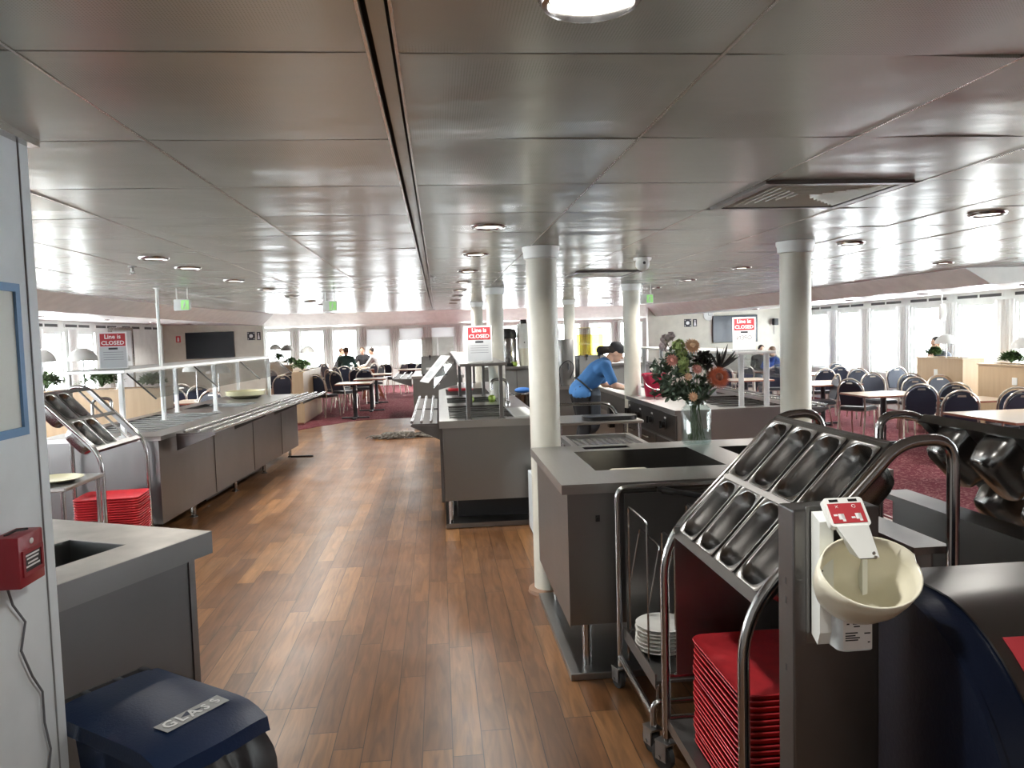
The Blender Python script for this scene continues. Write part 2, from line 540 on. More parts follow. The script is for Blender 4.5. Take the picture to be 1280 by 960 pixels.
def dup(root, loc, rz, label=None, group=None):
    r = root.copy(); C.objects.link(r)
    r.location = loc; r.rotation_euler = (0, 0, rz)
    if label: r['label'] = label
    if group: r['group'] = group
    for ch in list(root.children):
        c = ch.copy(); C.objects.link(c); c.parent = r
        for g in list(ch.children):
            d = g.copy(); C.objects.link(d); d.parent = c
    return r


def text(body, size, mat, parent, T, name='lettering', ext=0.0006, bold=False, sx=1.0):
    cu = bpy.data.curves.new(name, 'FONT')
    cu.body = body; cu.size = size; cu.align_x = 'CENTER'; cu.align_y = 'CENTER'; cu.extrude = ext
    cu.resolution_u = 2
    if bold: cu.offset = size * 0.02
    o = bpy.data.objects.new(name + '_curve', cu); C.objects.link(o)
    dg = bpy.context.evaluated_depsgraph_get()
    me = bpy.data.meshes.new_from_object(o.evaluated_get(dg))
    bpy.data.objects.remove(o); bpy.data.curves.remove(cu)
    me.name = name
    me.transform(T @ M.Diagonal((sx, 1, 1, 1)))
    me.materials.clear(); me.materials.append(MT[mat])
    ob = bpy.data.objects.new(name, me); C.objects.link(ob)
    if parent: ob.parent = parent
    return ob


FACE_Y = M.Rotation(PI / 2, 4, 'X')        # flat text -> upright, readable from -Y


def struct(o):
    return tag(o, kind='structure')


# ================================================================== SETTING
RZ = -0.12                                   # the dining deck beside the right windows lies a little lower
LX, RX, FY, BY = -6.0, 9.2, 27.0, -5.0
TYL, TYR = 17.5, 19.2


def zc(y):
    return 2.155 + (0.0014 * (y - 9) ** 2 if y > 9 else 0.0)


def gz(x):
    return 0.0 if x < 3.7 else (RZ if x > 4.7 else RZ * (x - 3.7))


b = MB(); b.box(-3.5, 3.75, BY, 16.3, -0.1, 0.0)
struct(b.build('floor', 'floor', smooth=0))
b = MB()
b.prism([(-3.5, 13.2), (-2.82, 13.83), (-2.29, 14.76), (-1.7, 15.5), (-1.2, 15.68), (-0.59, 15.73), (3.7, 15.8), (3.7, FY), (-3.5, FY)], -0.05, 0.006, 'z')
b.box(LX - .16, -3.4, BY, FY, -0.1, 0.004)
b.prism([(3.7, 0.004), (4.7, RZ), (RX + .16, RZ), (RX + .16, -0.3), (3.7, -0.3)], BY, FY, 'y')
struct(b.build('carpet', 'carpet', smooth=0))

# ceiling: pillow-shaped metal panels hung in rows, a slim metal channel down the middle
XL = [-0.11 - 0.63 * k for k in range(6)][::-1]
XR = [-0.06 + 0.63 * k for k in range(9)]
ROW0, ROWD = 1.49 - 0.635 * 10, 0.635
VENTS = [(1.20, 2.12 + 0.635), (1.20, 6.57)]
rng = random.Random(3)
b = MB()
def panel(x0, x1, y0, y1):
    g = 0.0035
    x0 += g; x1 -= g; y0 += g; y1 -= g
    nx, ny = 8, 4
    sag = rng.uniform(0.000, 0.0045); tilt = rng.uniform(-0.002, 0.002); w1 = rng.uniform(-.0028, .0028); w2 = rng.uniform(0, 6)
    gr = []
    for j in range(ny + 1):
        row = []
        for i in range(nx + 1):
            u, w = i / nx, j / ny
            x = x0 + (x1 - x0) * u; y = y0 + (y1 - y0) * w
            dz = -sag * math.sin(PI * u) * math.sin(PI * w) + tilt * (u - .5) + w1 * math.sin(5 * u + w2) * math.cos(4 * w + w2)
            row.append(b.v((x, y, zc(y) + dz)))
        gr.append(row)
    for j in range(ny):
        for i in range(nx): b.face([gr[j][i], gr[j][i + 1], gr[j + 1][i + 1], gr[j + 1][i]])
    ring = gr[0] + [r[-1] for r in gr[1:]] + gr[-1][-2::-1] + [r[0] for r in gr[-2:0:-1]]
    up = [b.bm.verts.new(v.co + V((0, 0, 0.03))) for v in ring]
    for i in range(len(ring)):
        k = (i + 1) % len(ring); b.face([ring[i], ring[k], up[k], up[i]])
nrow = int((FY - ROW0) / ROWD) + 1
for j in range(nrow):
    y0 = ROW0 + ROWD * j; y1 = y0 + ROWD
    if y1 < BY: continue
    xl, xr = (([LX] if y0 < 7.2 else [-3.60]) + XL, XR + ([RX] if y0 < 7.2 else [5.25]))
    if y0 < 7.2:
        xl = [LX, -5.16, -4.53, -3.89] + XL; xr = XR + [5.61, 6.24, 6.87, 7.5, 8.13, 8.7, RX]
    for xs in (xl, xr):
        for xa, xb in zip(xs, xs[1:]):
            hole = any(xa < vx + 0.28 < xb and y0 < vy + 0.28 < y1 for vx, vy in VENTS)
            if not hole: panel(xa, xb, y0, y1)
struct(b.build('ceiling', 'ceiling', smooth=30))
b = MB()                                    # the dark void above the joints
pr = [(BY, zc(BY) + 0.035)] + [(y, zc(y) + 0.035) for y in range(7, 28)] + [(27, 3.2), (BY, 3.2)]
b.prism(pr, LX - .16, RX + .16, 'x')
struct(b.build('ceiling_void', 'gap', smooth=0))
# channel and joint trims running lengthwise
def runner(name, x0, x1, dz0, dz1, mat):
    b = MB()
    ys = [BY] + list(range(7, 28))
    pts = [(y, zc(y) + dz0) for y in ys] + [(y, zc(y) + dz1) for y in ys[::-1]]
    b.prism(pts, x0, x1, 'x')
    return struct(b.build(name, mat, smooth=0))
n = 0
for x0, x1, d0, d1, m_ in [(-0.1, -0.07, 0.014, 0.03, 'ceiling'), (-0.1145, -0.1085, -0.006, 0.01, 'trimmetal'), (-0.0615, -0.0555, -0.006, 0.01, 'trimmetal')]:
    n += 1; runner('trim_%d' % n, x0, x1, d0, d1, m_)
for x in XL[:-1] + XR[1:]:
    n += 1; runner('trim_%d' % n, x - 0.003, x + 0.003, -0.003, 0.012, 'trimmetal')

# soffits and the lower outer ceiling over the window seats
for side, xi, xo, xw in (('left', -3.60, -3.88, LX), ('right', 5.25, 5.53, RX)):
    s = -1 if side == 'left' else 1
    y0, y1 = 7.24, (TYL if s < 0 else TYR)
    b = MB()
    ys = [y0 + (y1 - y0) * k / 8 for k in range(9)]
    zw = 2.06 if s < 0 else 2.13
    def prof(y): return [(xi, zc(y) + .02), (xi, zc(y) - 0.004), (xo, 1.99), (xw, zw), (xw, zc(y) + .02)]
    rings = [[b.v((x, y, z)) for x, z in prof(y)] for y in ys]
    for A, B in zip(rings, rings[1:]):
        for k in range(5): b.face([A[k], A[(k + 1) % 5], B[(k + 1) % 5], B[k]])
    b.face(rings[0]); b.face(rings[-1][::-1])
    o = b.build('soffit_' + side, ['soffit', 'outer'], smooth=0)
    for p in o.data.polygons:
        if p.normal.z < -0.9: p.material_index = 1
    struct(o)

# ---- walls with window openings
YZ = lambda X0: M(((0, 0, 1, X0), (1, 0, 0, 0), (0, 1, 0, 0), (0, 0, 0, 1)))     # (a,b,c)->(X0+c, a, b)
XZ = lambda Y0: M(((1, 0, 0, 0), (0, 0, 1, Y0), (0, 1, 0, 0), (0, 0, 0, 1)))     # (a,b,c)->(a, Y0+c, b)
win_n = 0
def window(T, a0, a1, b0, b1, depth):
    global win_n
    win_n += 1
    e = thing('window_%d' % win_n, None, None); struct(e)
    f = 0.035
    m = MB(T)
    m.slab(a0, a1, b0, b1, depth * .3, depth * .7, [(a0 + f, a1 - f, b0 + f, b1 - f)])
    m.build('window_frame', 'white', e, smooth=0)
    m = MB(T); m.box(a0 + f, a1 - f, b0 + f, b1 - f, depth * .47, depth * .53)
    m.build('glass', 'glass', e, smooth=0)

PITCH = 1.12
PITR = 1.37
wy = [-4.6 + PITR * k for k in range(19)]
wy = [y for y in wy if 1.8 < y and y + 1.02 < TYR]  # unseen near stretch left windowless, shaped to cut light on ceiling and counters
holes = [(y, y + 1.02, 0.62, 1.93) for y in wy]
b = MB(YZ(RX)); b.slab(BY, FY, -0.3, 2.35, 0.0, 0.16, holes); struct(b.build('wall_right', 'white', smooth=0))
for h in holes: window(YZ(RX), *h, 0.16)
wyl = [y for y in [-4.6 + PITCH * k for k in range(19)] if y + .84 < 14.4]
holesL = [(y, y + 0.84, 0.62, 1.88) for y in wyl]
b = MB(YZ(LX - .16)); b.slab(BY, TYL, -0.3, 2.35, 0.0, 0.16, holesL); struct(b.build('wall_left', 'white', smooth=0))
for h in holesL: window(YZ(LX - .16), *h, 0.16)
wx = [-5.85 + PITCH * k for k in range(12)]
holesF = [(x, x + 0.80, 0.7, 1.98) for x in wx]
b = MB(XZ(FY)); b.slab(LX - .16, RX + .16, -0.3, 2.75, 0.0, 0.16, holesF); struct(b.build('wall_front', 'white', smooth=0))
for h in holesF: window(XZ(FY), *h, 0.16)
b = MB(); b.box(LX - .16, RX + .16, BY - .12, BY, -.3, 2.3); struct(b.build('wall_back', 'wall', smooth=0))
b = MB(); b.box(LX - .16, LX, TYL, FY, -.1, 2.75); struct(b.build('wall_front_left', 'white', smooth=0))
b = MB(); b.box(LX - .16, -3.86, TYL, TYL + .14, -.1, 2.5); struct(b.build('wall_screen_left', 'cream', smooth=0))
b = MB(); b.box(5.32, RX, TYR, TYR + .14, -.3, 2.5); struct(b.build('wall_screen_right', 'cream', smooth=0))
# sloped bulkhead band over the front windows
b = MB(); b.prism([(FY, 2.07), (FY - .28, 2.14), (FY - .75, zc(FY - .75)), (FY, zc(FY) + .05)], LX, RX, 'x')
# (profile is in the YZ plane)
struct(b.build('trim_%d' % (n + 1), 'soffit', smooth=0))
n += 1
# door on the left wall beside the screen
d = thing('door_1', None, None); struct(d)
b = MB(); b.box(LX, LX + .03, 14.75, 15.65, 0.02, 1.92); b.build('door_leaf', 'wall', d, smooth=0)
b = MB(); b.slab(14.68, 15.72, 0, 1.98, 0, 0.05, [(14.75, 15.65, -.0, 1.92)])
b.bm.transform(YZ(LX)); b.build('door_frame', 'trimmetal', d, smooth=0)
b = MB(); b.tube([(LX + .03, 14.85, 1.0), (LX + .08, 14.85, 1.0), (LX + .08, 14.97, 1.0)], .01); b.build('door_handle', 'chrome', d)

# galley wall close on the left
b = MB(); b.box(-3.2, -1.03, BY, 2.06, 0, 2.154); struct(b.build('wall_galley', 'wall', smooth=0))
b = MB()
b.box(-1.10, -1.027, 2.06, 2.10, 0.0, 2.15)
struct(b.build('trim_%d' % (n + 1), 'wall', smooth=0)); n += 1
b = MB(); b.box(-1.034, -1.0265, 2.0555, 2.0575, 0.0, 2.15); struct(b.build('trim_%d' % (n + 1), 'seamgrey', smooth=0)); n += 1
b = MB(); b.box(-1.06, -1.0, BY, 2.11, 2.135, 2.16); struct(b.build('trim_%d' % (n + 1), 'trimmetal', smooth=0)); n += 1

# curtains between the windows
def curtain(T, a0, a1, b0, b1, c0, label, group, folds=5):
    m = MB(T); N_ = folds * 6
    A, B = [], []
    for i in range(N_ + 1):
        a = a0 + (a1 - a0) * i / N_
        c = c0 + 0.022 * math.sin(2 * PI * folds * i / N_)
        A.append(m.v((a, b0, c))); B.append(m.v((a, b1, c)))
    for i in range(N_): m.face([A[i], A[i + 1], B[i + 1], B[i]])
    return tag(m.build('curtain', 'curtain', smooth=80), label, 'curtain', group)
for i, y in enumerate(wy):
    if y < 7.5: continue
    curtain(YZ(RX), y - .38, y + .06, .55, 1.97, -.07, 'white gathered curtain hanging between two bright windows on the right wall', 'curtains along the right windows')
for i, y in enumerate(wyl):
    if y < 8.5: continue
    curtain(YZ(LX), y - .31, y + .05, .55, 1.92, .07, 'white gathered curtain hanging between two bright windows on the left wall', 'curtains along the left windows')
for i, x in enumerate(wx):
    curtain(XZ(FY), x - .26, x + .02, .6, 2.0, -.06, 'white gathered curtain hanging between two bright windows on the far wall', 'curtains along the far windows', 4)
for i, bot, lab in ((3, 1.37, 'grey roller blind half lowered over the far window behind the grey hoodie'), (4, 1.56, 'grey roller blind pulled partly down over the far window right of the seated group'), (5, 0.75, 'grey roller blind pulled right down on the far window left of the closed sign')):
    x = wx[i]
    e = thing('roller_blind', lab, 'blind', (x + .4, FY - .012, 2.0))
    m = MB(); m.box(-.42, .42, -.008, 0, bot - 2.0, 0); m.build('blind_fabric', 'blind', e, smooth=0)
    m = MB(); m.tube([(-.43, -.02, -.02), (.43, -.02, -.02)], .022); m.build('roller', 'white', e)
    m = MB(); m.box(-.42, .42, -.014, .004, bot - 2.02, bot - 2.0); m.build('bottom_bar', 'white', e, smooth=0)

# long slotted air vents over the windows
def air_vent(T, a0, a1, b0, b1, label, group):
    m = MB(T); mid = (a0 + a1) / 2
    hs = [(a0 + .03, mid - .02, b0 + .012, b1 - .012), (mid + .02, a1 - .03, b0 + .012, b1 - .012)]
    m.slab(a0, a1, b0, b1, 0, .012, hs)
    o = m.build('air_vent', 'white', smooth=0); tag(o, label, 'vent', group)
    m = MB(T)
    for h in hs: m.box(h[0], h[1], h[2], h[3], 0.0005, .004)
    m.build('vent_slot', 'seam', o, smooth=0)
TR = M(((0, 0, -1, RX), (1, 0, 0, 0), (0, 1, 0, 0), (0, 0, 0, 1)))
TLm = M(((0, 0, 1, LX), (1, 0, 0, 0), (0, 1, 0, 0), (0, 0, 0, 1)))
TFm = M(((1, 0, 0, 0), (0, 0, -1, FY), (0, 1, 0, 0), (0, 0, 0, 1)))
for y in wy:
    if y > 7.5: air_vent(TR, y - .06, y + 1.08, 2.015, 2.09, 'white slotted air vent above a window on the right wall', 'air vents on the right wall')
for k in range(8):
    y = 8.6 + PITCH * k
    air_vent(TLm, y - .05, y + .89, 1.945, 2.015, 'white slotted air vent above the windows on the left wall', 'air vents on the left wall')
TF2 = M(((1, 0, 0, 0), (0, 0, -1, FY - .285), (0, 1, 0, 0), (0, 0, 0, 1)))
for k in range(9):
    x = -6.2 + 1.62 * k
    o = None
    m = MB()
    m.box(x, x + 1.5, FY - .30, FY - .262, 2.155, 2.20)
    o = tag(m.build('air_vent', 'white', smooth=0), 'white slotted air vent on the sloped band above the far windows', 'vent', 'air vents above the far windows')
    m = MB()
    m.box(x + .06, x + .72, FY - .303, FY - .300, 2.163, 2.192); m.box(x + .78, x + 1.44, FY - .303, FY - .300, 2.163, 2.192)
    m.build('vent_slot', 'seam', o, smooth=0)

# ---- ceiling fittings
def downlight(x, y, label, group=None, r=.082, lit=True, z=None, power=7):
    e = thing('ceiling_light', label, 'ceiling light', (x, y, z or zc(y)), 0, group)
    m = MB(); m.lathe([(r * .86, -.004), (r * .90, -.014), (r, -.012), (r * 1.08, -.003), (r * 1.08, .004), (r * .84, .004)], seg=32)
    m.build('rim', 'chrome', e)
    m = MB(); m.lathe([(0, -.009), (r * .6, -.008), (r * .845, -.004), (r * .845, .003), (0, .003)], seg=28); m.build('diffuser', 'lamp', e)
    if lit:
        ld = bpy.data.lights.new('downlight_lamp', 'AREA'); ld.shape = 'DISK'; ld.size = r * 1.5; ld.energy = power * 1.5 if y < 7 else power * 2.4; ld.color = (1, .97, .91); ld.spread = R(150)
        lo = bpy.data.objects.new('downlight_lamp', ld); C.objects.link(lo); lo.location = (x, y, (z or zc(y)) - .03)
XC = .26
downlight(XC, 1.24, 'bright round ceiling light nearest the camera at the top edge', r=.078)
downlight(XC, 3.77, 'round chrome-rimmed ceiling light left of the near white column')
downlight(XC, 5.03, 'round ceiling light second in the centre row behind the near column')
for y in (6.30, 7.57, 8.84, 10.1, 11.4, 12.7): downlight(XC, y, 'small round ceiling light in the receding centre row', 'centre row of ceiling lights')
downlight(-1.71, 4.91, 'round ceiling light nearest in the left row by the hanging pole')
downlight(-1.71, 5.55, 'unlit looking round ceiling light second in the left row', lit=False)
downlight(-1.71, 6.76, 'round ceiling light third in the left row')
for y in (8.0, 9.3, 10.6, 11.8): downlight(-1.71, y, 'small round ceiling light far along the left row', 'left row of ceiling lights')
downlight(2.72, 3.60, 'round ceiling light nearest on the right side beyond the right column')
downlight(2.68, 4.79, 'round ceiling light second on the right just right of the right column')
downlight(2.66, 6.55, 'round ceiling light between the dome camera and the right column')
downlight(4.5, 6.5, 'round ceiling light at the right near the corner of the soffit')
for y in (8.0, 9.3, 10.6, 12.0): downlight(2.66, y, 'small round ceiling light far along the right row', 'right row of ceiling lights')
for k in range(5):
    downlight(-4.9, 8.2 + k * 1.9, 'small round light in the low ceiling over the left window seats', 'lights over the left window seats', z=2.012 + .018, power=8)
    downlight(6.7, 8.2 + k * 1.9, 'small round light in the low ceiling over the right window seats', 'lights over the right window seats', z=2.012 + .018, power=8)
for x in (-4.5, -2.6, -.6, 1.5, 3.5, 5.6):
    for y in (15.5, 19.5, 24.0): downlight(x, y, 'small round light in the main ceiling over the far dining area', 'lights over the far dining area', power=9 if y < 20 else 36)
# lamps of the room behind the viewer
for x in (-.4, 1.5, 3.4, 5.5):
    for y in (-3.4, -1.2): downlight(x, y, 'round ceiling light in the row behind the viewpoint', 'ceiling lights behind the viewpoint')

def diffuser_vent(x, y, label):
    w = .575
    e = thing('ceiling_diffuser', label, 'vent', (x + w / 2, y + w / 2, zc(y)))
    h = w / 2
    m = MB(); m.slab(-h, h, -h, h, -.014, .012, [(-h + .035, h - .035, -h + .035, h - .035)]); m.build('diffuser_frame', 'steel', e, smooth=0)
    # four groups of louvre blades on a shallow pyramid
    m = MB()
    for k in range(4):
        T = M.Rotation(k * PI / 2, 4, 'Z')
        for i in range(7):
            a = h - .045 - i * .032
            bl = MB(T)
            P = [(-a, -a, -.010), (a, -a, -.010), (a - .008, -a + .008, .012), (-a + .008, -a + .008, .012)]
            vs = [m.bm.verts.new(T @ V(p)) for p in P]; m.face(vs)
            bl.bm.free()
    m.build('louvre', 'soffit', e, smooth=0, solid=.002)
    m = MB(); m.box(-h + .03, h - .03, -h + .03, h - .03, .03, .034); m.build('vent_cavity', 'gap', e, smooth=0)
diffuser_vent(1.205, 2.735, 'large square louvred ceiling vent near the right column')
diffuser_vent(1.20, 6.62, 'smaller looking louvred ceiling vent between the near columns')

p = site(803, 322, 2.155)
e = thing('dome_camera', 'white dome camera with dark lens hanging from the ceiling', 'camera', (p.x, p.y, zc(p.y)))
m = MB(); m.lathe([(.0, -.02), (.062, -.02), (.066, -.012), (.066, 0), (0, 0)]); m.build('mounting_ring', 'white', e)
m = MB(); m.ball((0, 0, -.045), .052, 20, 12); m.build('dome', 'white', e)
m = MB(); m.ball((0.0, -.047, -.042), (.012, .008, .012)); m.build('lens', 'black', e)
for (u, v, lab) in ((165, 333, 'small ceiling sprinkler head left of the hanging pole'), (541, 346, 'small ceiling sprinkler head beside the centre channel'), (846, 352, 'small ceiling sprinkler head right of the green exit sign')):
    p = site(u, v, 2.155)
    e = thing('sprinkler', lab, 'sprinkler', (p.x, p.y, zc(p.y)))
    m = MB(); m.lathe([(0, .015), (.028, .015), (.028, -.006), (.010, -.012), (.010, -.035), (0, -.035)], seg=12); m.build('sprinkler_body', 'steel_dark', e)
    m = MB(); m.lathe([(0, -.052), (.024, -.052), (.024, -.056), (0, -.056)], seg=12)
    m.tube([(-.012, 0, -.03), (-.014, 0, -.042), (0, 0, -.053)], .003); m.tube([(.012, 0, -.03), (.014, 0, -.042), (0, 0, -.053)], .003)
    m.build('deflector', 'steel_dark', e)
def exit_sign(x, y, label, wide=.15):
    e = thing('exit_sign', label, 'sign', (x, y, zc(y)))
    m = MB(); m.tube([(-.05, 0, 0), (-.05, 0, -.10)], .006); m.tube([(.05, 0, 0), (.05, 0, -.10)], .006); m.build('hanger', 'white', e)
    m = MB(); m.box(-wide / 2, wide / 2, -.025, .025, -.21, -.10, .006); m.build('sign_box', 'white', e)
    m = MB(); m.box(-.005, wide / 2 - .008, -.028, -.0255, -.20, -.11); m.build('sign_face', 'exitg', e, smooth=0)
    m = MB(); m.ball((.030, -.029, -.132), (.008, .002, .008)); m.tube([(.03, -.029, -.142), (.024, -.029, -.165), (.012, -.029, -.19)], .005, 6); m.tube([(.024, -.029, -.165), (.038, -.029, -.178), (.04, -.029, -.195)], .004, 6); m.tube([(.012, -.029, -.152), (.042, -.029, -.15)], .004, 6)
    m.build('running_figure', 'paper', e)
for u, v, lab in ((227, 361, 'green and white exit sign hanging above the left serving counter'), (412, 365, 'green exit sign hanging from the ceiling over the far left tables'), (808, 357, 'green exit sign hanging behind the dome camera')):
    p = site(u, v, 2.155); exit_sign(p.x, p.y, lab)
p = site(178, 352, 2.155)
e = thing('ceiling_pole', 'thin white pole running from the ceiling down behind the left counter', 'pole', (p.x - .15, p.y + .75, 0))
m = MB(); m.tube([(0, 0, 1.0), (0, 0, zc(p.y))], .016); m.build('pole_tube', 'white', e)
m = MB(); m.lathe([(.03, zc(p.y) - .01), (.03, zc(p.y)), (.0, zc(p.y))]); m.build('pole_flange', 'white', e)

# ---- columns
def column(x, y, label, r=.094, low=0.0):
    e = thing('column', label, 'column', (x, y, 0)); tag(e, kind='structure')
    z = zc(y)
    m = MB(); m.lathe([(r, low), (r, z - .05), (0, z - .05)], seg=40); m.build('shaft', 'cream', e)
    m = MB(); m.lathe([(r + .002, z - .075), (r + .012, z - .07), (r + .014, z - .035), (r + .022, z - .02), (r + .022, z), (0, z)], seg=40); m.build('capital', 'white', e)
    m = MB(); m.lathe([(r + .002, .03), (r + .035, .022), (r + .04, 0), (0, 0)], seg=40); m.build('base_ring', 'brownring', e)
column(.645, 4.735, 'round cream column standing beside the sink counter')
column(2.25, 4.68, 'round cream column standing right of the flower vase')
column(2.18, 8.55, 'white column beside the worker in blue')
column(.645, 8.68, 'white column behind the centre closed sign')
column(.645, 12.7, 'white column behind the juice dispenser, far centre')
column(2.18, 12.7, 'white column left of the yellow juice tank')


# ================================================================== SERVING COUNTERS
def rrect(w, l, r, n=5):
    out = []
    for cx, cy, a0 in ((w / 2 - r, l / 2 - r, 0), (-w / 2 + r, l / 2 - r, 90), (-w / 2 + r, -l / 2 + r, 180), (w / 2 - r, -l / 2 + r, 270)):
        for i in range(n + 1):
            a = R(a0 + 90 * i / n); out.append((cx + r * math.cos(a), cy + r * math.sin(a)))
    return out


def pan_mesh(m, w, l, d, r, flange=.012, taper=.88, rim=None):
    """gastronorm-like pan, opening at z=0, hanging down to -d"""
    loops = [(rrect(w + 2 * flange, l + 2 * flange, .012), 0.0015), (rrect(w + 2 * flange, l + 2 * flange, .012), .004), (rrect(w + .006, l + .006, r), .004), (rrect(w, l, r), 0.0), (rrect(w * .97, l * .98, r), -d * .5), (rrect(w * taper, l * (1 - (1 - taper) * w / l), r * .95), -d + .012), (rrect(w * taper - .03, l * (1 - (1 - taper) * w / l) - .03, r * .7), -d)]
    rings = [[m.v((x, y, z)) for x, y in lp] for lp, z in loops]
    for A, B in zip(rings, rings[1:]):
        for k in range(len(A)): m.face([A[k], A[(k + 1) % len(A)], B[(k + 1) % len(A)], B[k]])
    m.face(rings[-1])


def sign_closed(loc, rz, label, variant=0):
    """acrylic A4 holder on its foot"""
    e = thing('closed_sign', label, 'sign', loc, rz)
    m = MB(); m.box(-.106, .106, -.002, .004, .012, .312); m.build('acrylic_holder', 'sign', e, smooth=0)
    m = MB(); m.box(-.11, .11, -.045, .045, 0, .012, .003); m.build('sign_foot', 'guard', e)
    m = MB(); m.box(-.094, .094, -.0035, -.0021, .195, .300); m.build('red_header', 'redpaper', e, smooth=0)
    m = MB(); m.box(-.098, .098, -.0030, -.0021, .02, .19); m.build('print_panel', 'paper' if variant == 1 else 'greypaper', e, smooth=0)
    text('Line is:' if variant == 1 else 'Line is', .048, 'paper', e, M.Translation((0, -.0038, .273)) @ FACE_Y, 'line_is_lettering', bold=True)
    text('CLOSED', .045, 'paper', e, M.Translation((0, -.0038, .222)) @ FACE_Y, 'closed_lettering', bold=True, sx=1.03)
    m = MB(); m.box(-.034, .034, -.0036, -.0031, .168, .184); m.build('dark_strip', 'ink', e, smooth=0)
    if variant == 1:
        text('OPEN', .056, 'greyink', e, M.Translation((0, -.0034, .125)) @ FACE_Y @ M.Scale(-1, 4, (1, 0, 0)), 'reversed_open_lettering', ext=.0002)
    else:
        m = MB()
        for z in (.145, .125, .105, .085): m.box(-.075, .075, -.0034, -.0031, z, z + .003)
        m.build('small_print', 'greyink', e, smooth=0)
    return e


def tray_rail(root, side_x, y0, y1, z, w=.30, n=3, drop=.16):
    """three round bars on wedge brackets, outside side_x (pointing +x if side_x>0)"""
    s = 1 if side_x > 0 else -1
    for k in range(n):
        x = side_x + s * (.07 + (w - .07) * k / (n - 1))
        m = MB(); m.tube([(x, y0, z + .004), (x, y1, z + .004)], .013, 10); m.build('rail_bar', 'rail', root)
    L_ = y1 - y0
    kk = max(2, int(L_ / 1.3) + 1)
    for i in range(kk):
        y = y0 + .004 + (L_ - .008) * i / (kk - 1)
        P = [(side_x, z - .012), (side_x + s * w, z - .012), (side_x + s * (w + .015), z - .03), (side_x, z - drop)]
        m = MB(); m.prism(P, y - .003, y + .003, 'y'); m.build('rail_bracket', 'steel', root, smooth=0)
    m = MB(); m.prism([(side_x + s * .02, z - .03), (side_x + s * w, z - .018), (side_x + s * w, z - .022), (side_x + s * .02, z - .036)], y0, y1, 'y')
    m.build('rail_pan', 'steel_dark', root, smooth=0)


def posts(root, spots, z0, z1, s, mat):
    for x, y in spots:
        m = MB(); m.box(x - s, x + s, y - s, y + s, z0, z1, .003)
        m.box(x - s - .012, x + s + .012, y - s - .012, y + s + .012, z0, z0 + .006)
        m.build('guard_post', mat, root, smooth=0)


def wells(root, rects, z, d=.12, name='food_well', bars=True):
    for (x0, x1, y0, y1) in rects:
        m = MB(); m.well(x0, x1, y0, y1, z - .001, z - d); o = m.build(name, 'pan', root, smooth=0)
        if bars:
            m = MB(); k = max(1, int((y1 - y0) / .18))
            for i in range(1, k):
                y = y0 + (y1 - y0) * i / k
                m.box(x0 + .006, x1 - .006, y - .012, y + .012, z - .012, z - .002)
            if k > 1: m.build('well_divider', 'steel_dark', o, smooth=0)


def leg_foot(root, x, y, z1, name='leg', r=.022):
    m = MB(); m.tube([(x, y, .03), (x, y, z1)], r, 12); o = m.build(name, 'chrome', root)
    m = MB(); m.lathe([(.0, 0), (.036, 0), (.036, .008), (.018, .016), (.016, .05), (0, .05)], (x, y, 0), 14); m.build('foot', 'steel_dark', o)


# ---------------- left counter: local x across (0 = aisle side, negative to the left), y along
LCW, LCL = .95, 4.55
lc = thing('serving_counter', 'long stainless steel serving counter on the left with glass guard and tray rails', 'serving counter', (-2.31, 6.50, 0), -R(3.6))
ZT = .88
hl = [(-.86, -.16, .30, 2.0), (-.80, -.14, 2.55, 3.25)]
m = MB(); m.slab(-LCW - .03, .03, -.03, LCL + .03, ZT - .035, ZT, hl); m.build('worktop', 'steel_top', lc, smooth=0)
m = MB(); m.box(-LCW, 0, 0, LCL, .15, ZT - .036)
m.build('body', 'steel', lc, smooth=0)
wells(lc, [hl[0]], ZT, .14); wells(lc, [hl[1]], ZT, .20, 'sink_basin', False)
for y in (1.25, 2.5, 3.7): MB().box(-.001, .004, y - .002, y + .002, .16, ZT - .04).build('panel_seam', 'seam', lc, smooth=0)
m = MB(); m.box(-.3, .002, -.012, 0, .15, ZT - .04); m.build('end_panel', 'steel', lc, smooth=0)
for y in (.9, 2.1, 3.2, 4.45):
    leg_foot(lc, -.10, y, .16); leg_foot(lc, -.85, y, .16)
m = MB(); m.box(-.12, .22, 4.42, 4.47, .0, .022); m.build('floor_bracket', 'black', lc, smooth=0)
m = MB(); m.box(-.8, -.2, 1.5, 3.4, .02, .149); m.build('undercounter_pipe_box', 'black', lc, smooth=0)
tray_rail(lc, .03, .28, LCL + .25, ZT - .005, .32)
# sneeze guard
GZ = 1.40
posts(lc, ((-.30, .05), (-.72, .05), (-.30, 2.2), (-.72, 2.2), (-.30, 4.3), (-.72, 4.3), (-.51, 1.35)), ZT, GZ, .018, 'alu')
m = MB(); m.box(-.78, -.24, .0, 4.5, GZ, GZ + .028, .004); m.build('guard_shelf', 'alu', lc, smooth=0)
m = MB(); m.prism([(-.245, GZ - .005), (-.03, GZ - .21), (-.033, GZ - .215), (-.25, GZ - .01)], .05, 4.45, 'y'); m.build('guard_glass', 'guard', lc, smooth=0)
for y in (.05, 1.5, 2.95, 4.45): MB().tube([(-.25, y, GZ), (-.02, y, GZ - .22)], .007, 6).build('glass_arm', 'black', lc)
e = thing('tap', 'chrome swan-neck tap over the wells of the left serving counter', 'tap', (0, 0, 0))
E2 = lambda root, p: M.LocRotScale(root.location, root.rotation_euler, None) @ V(p)
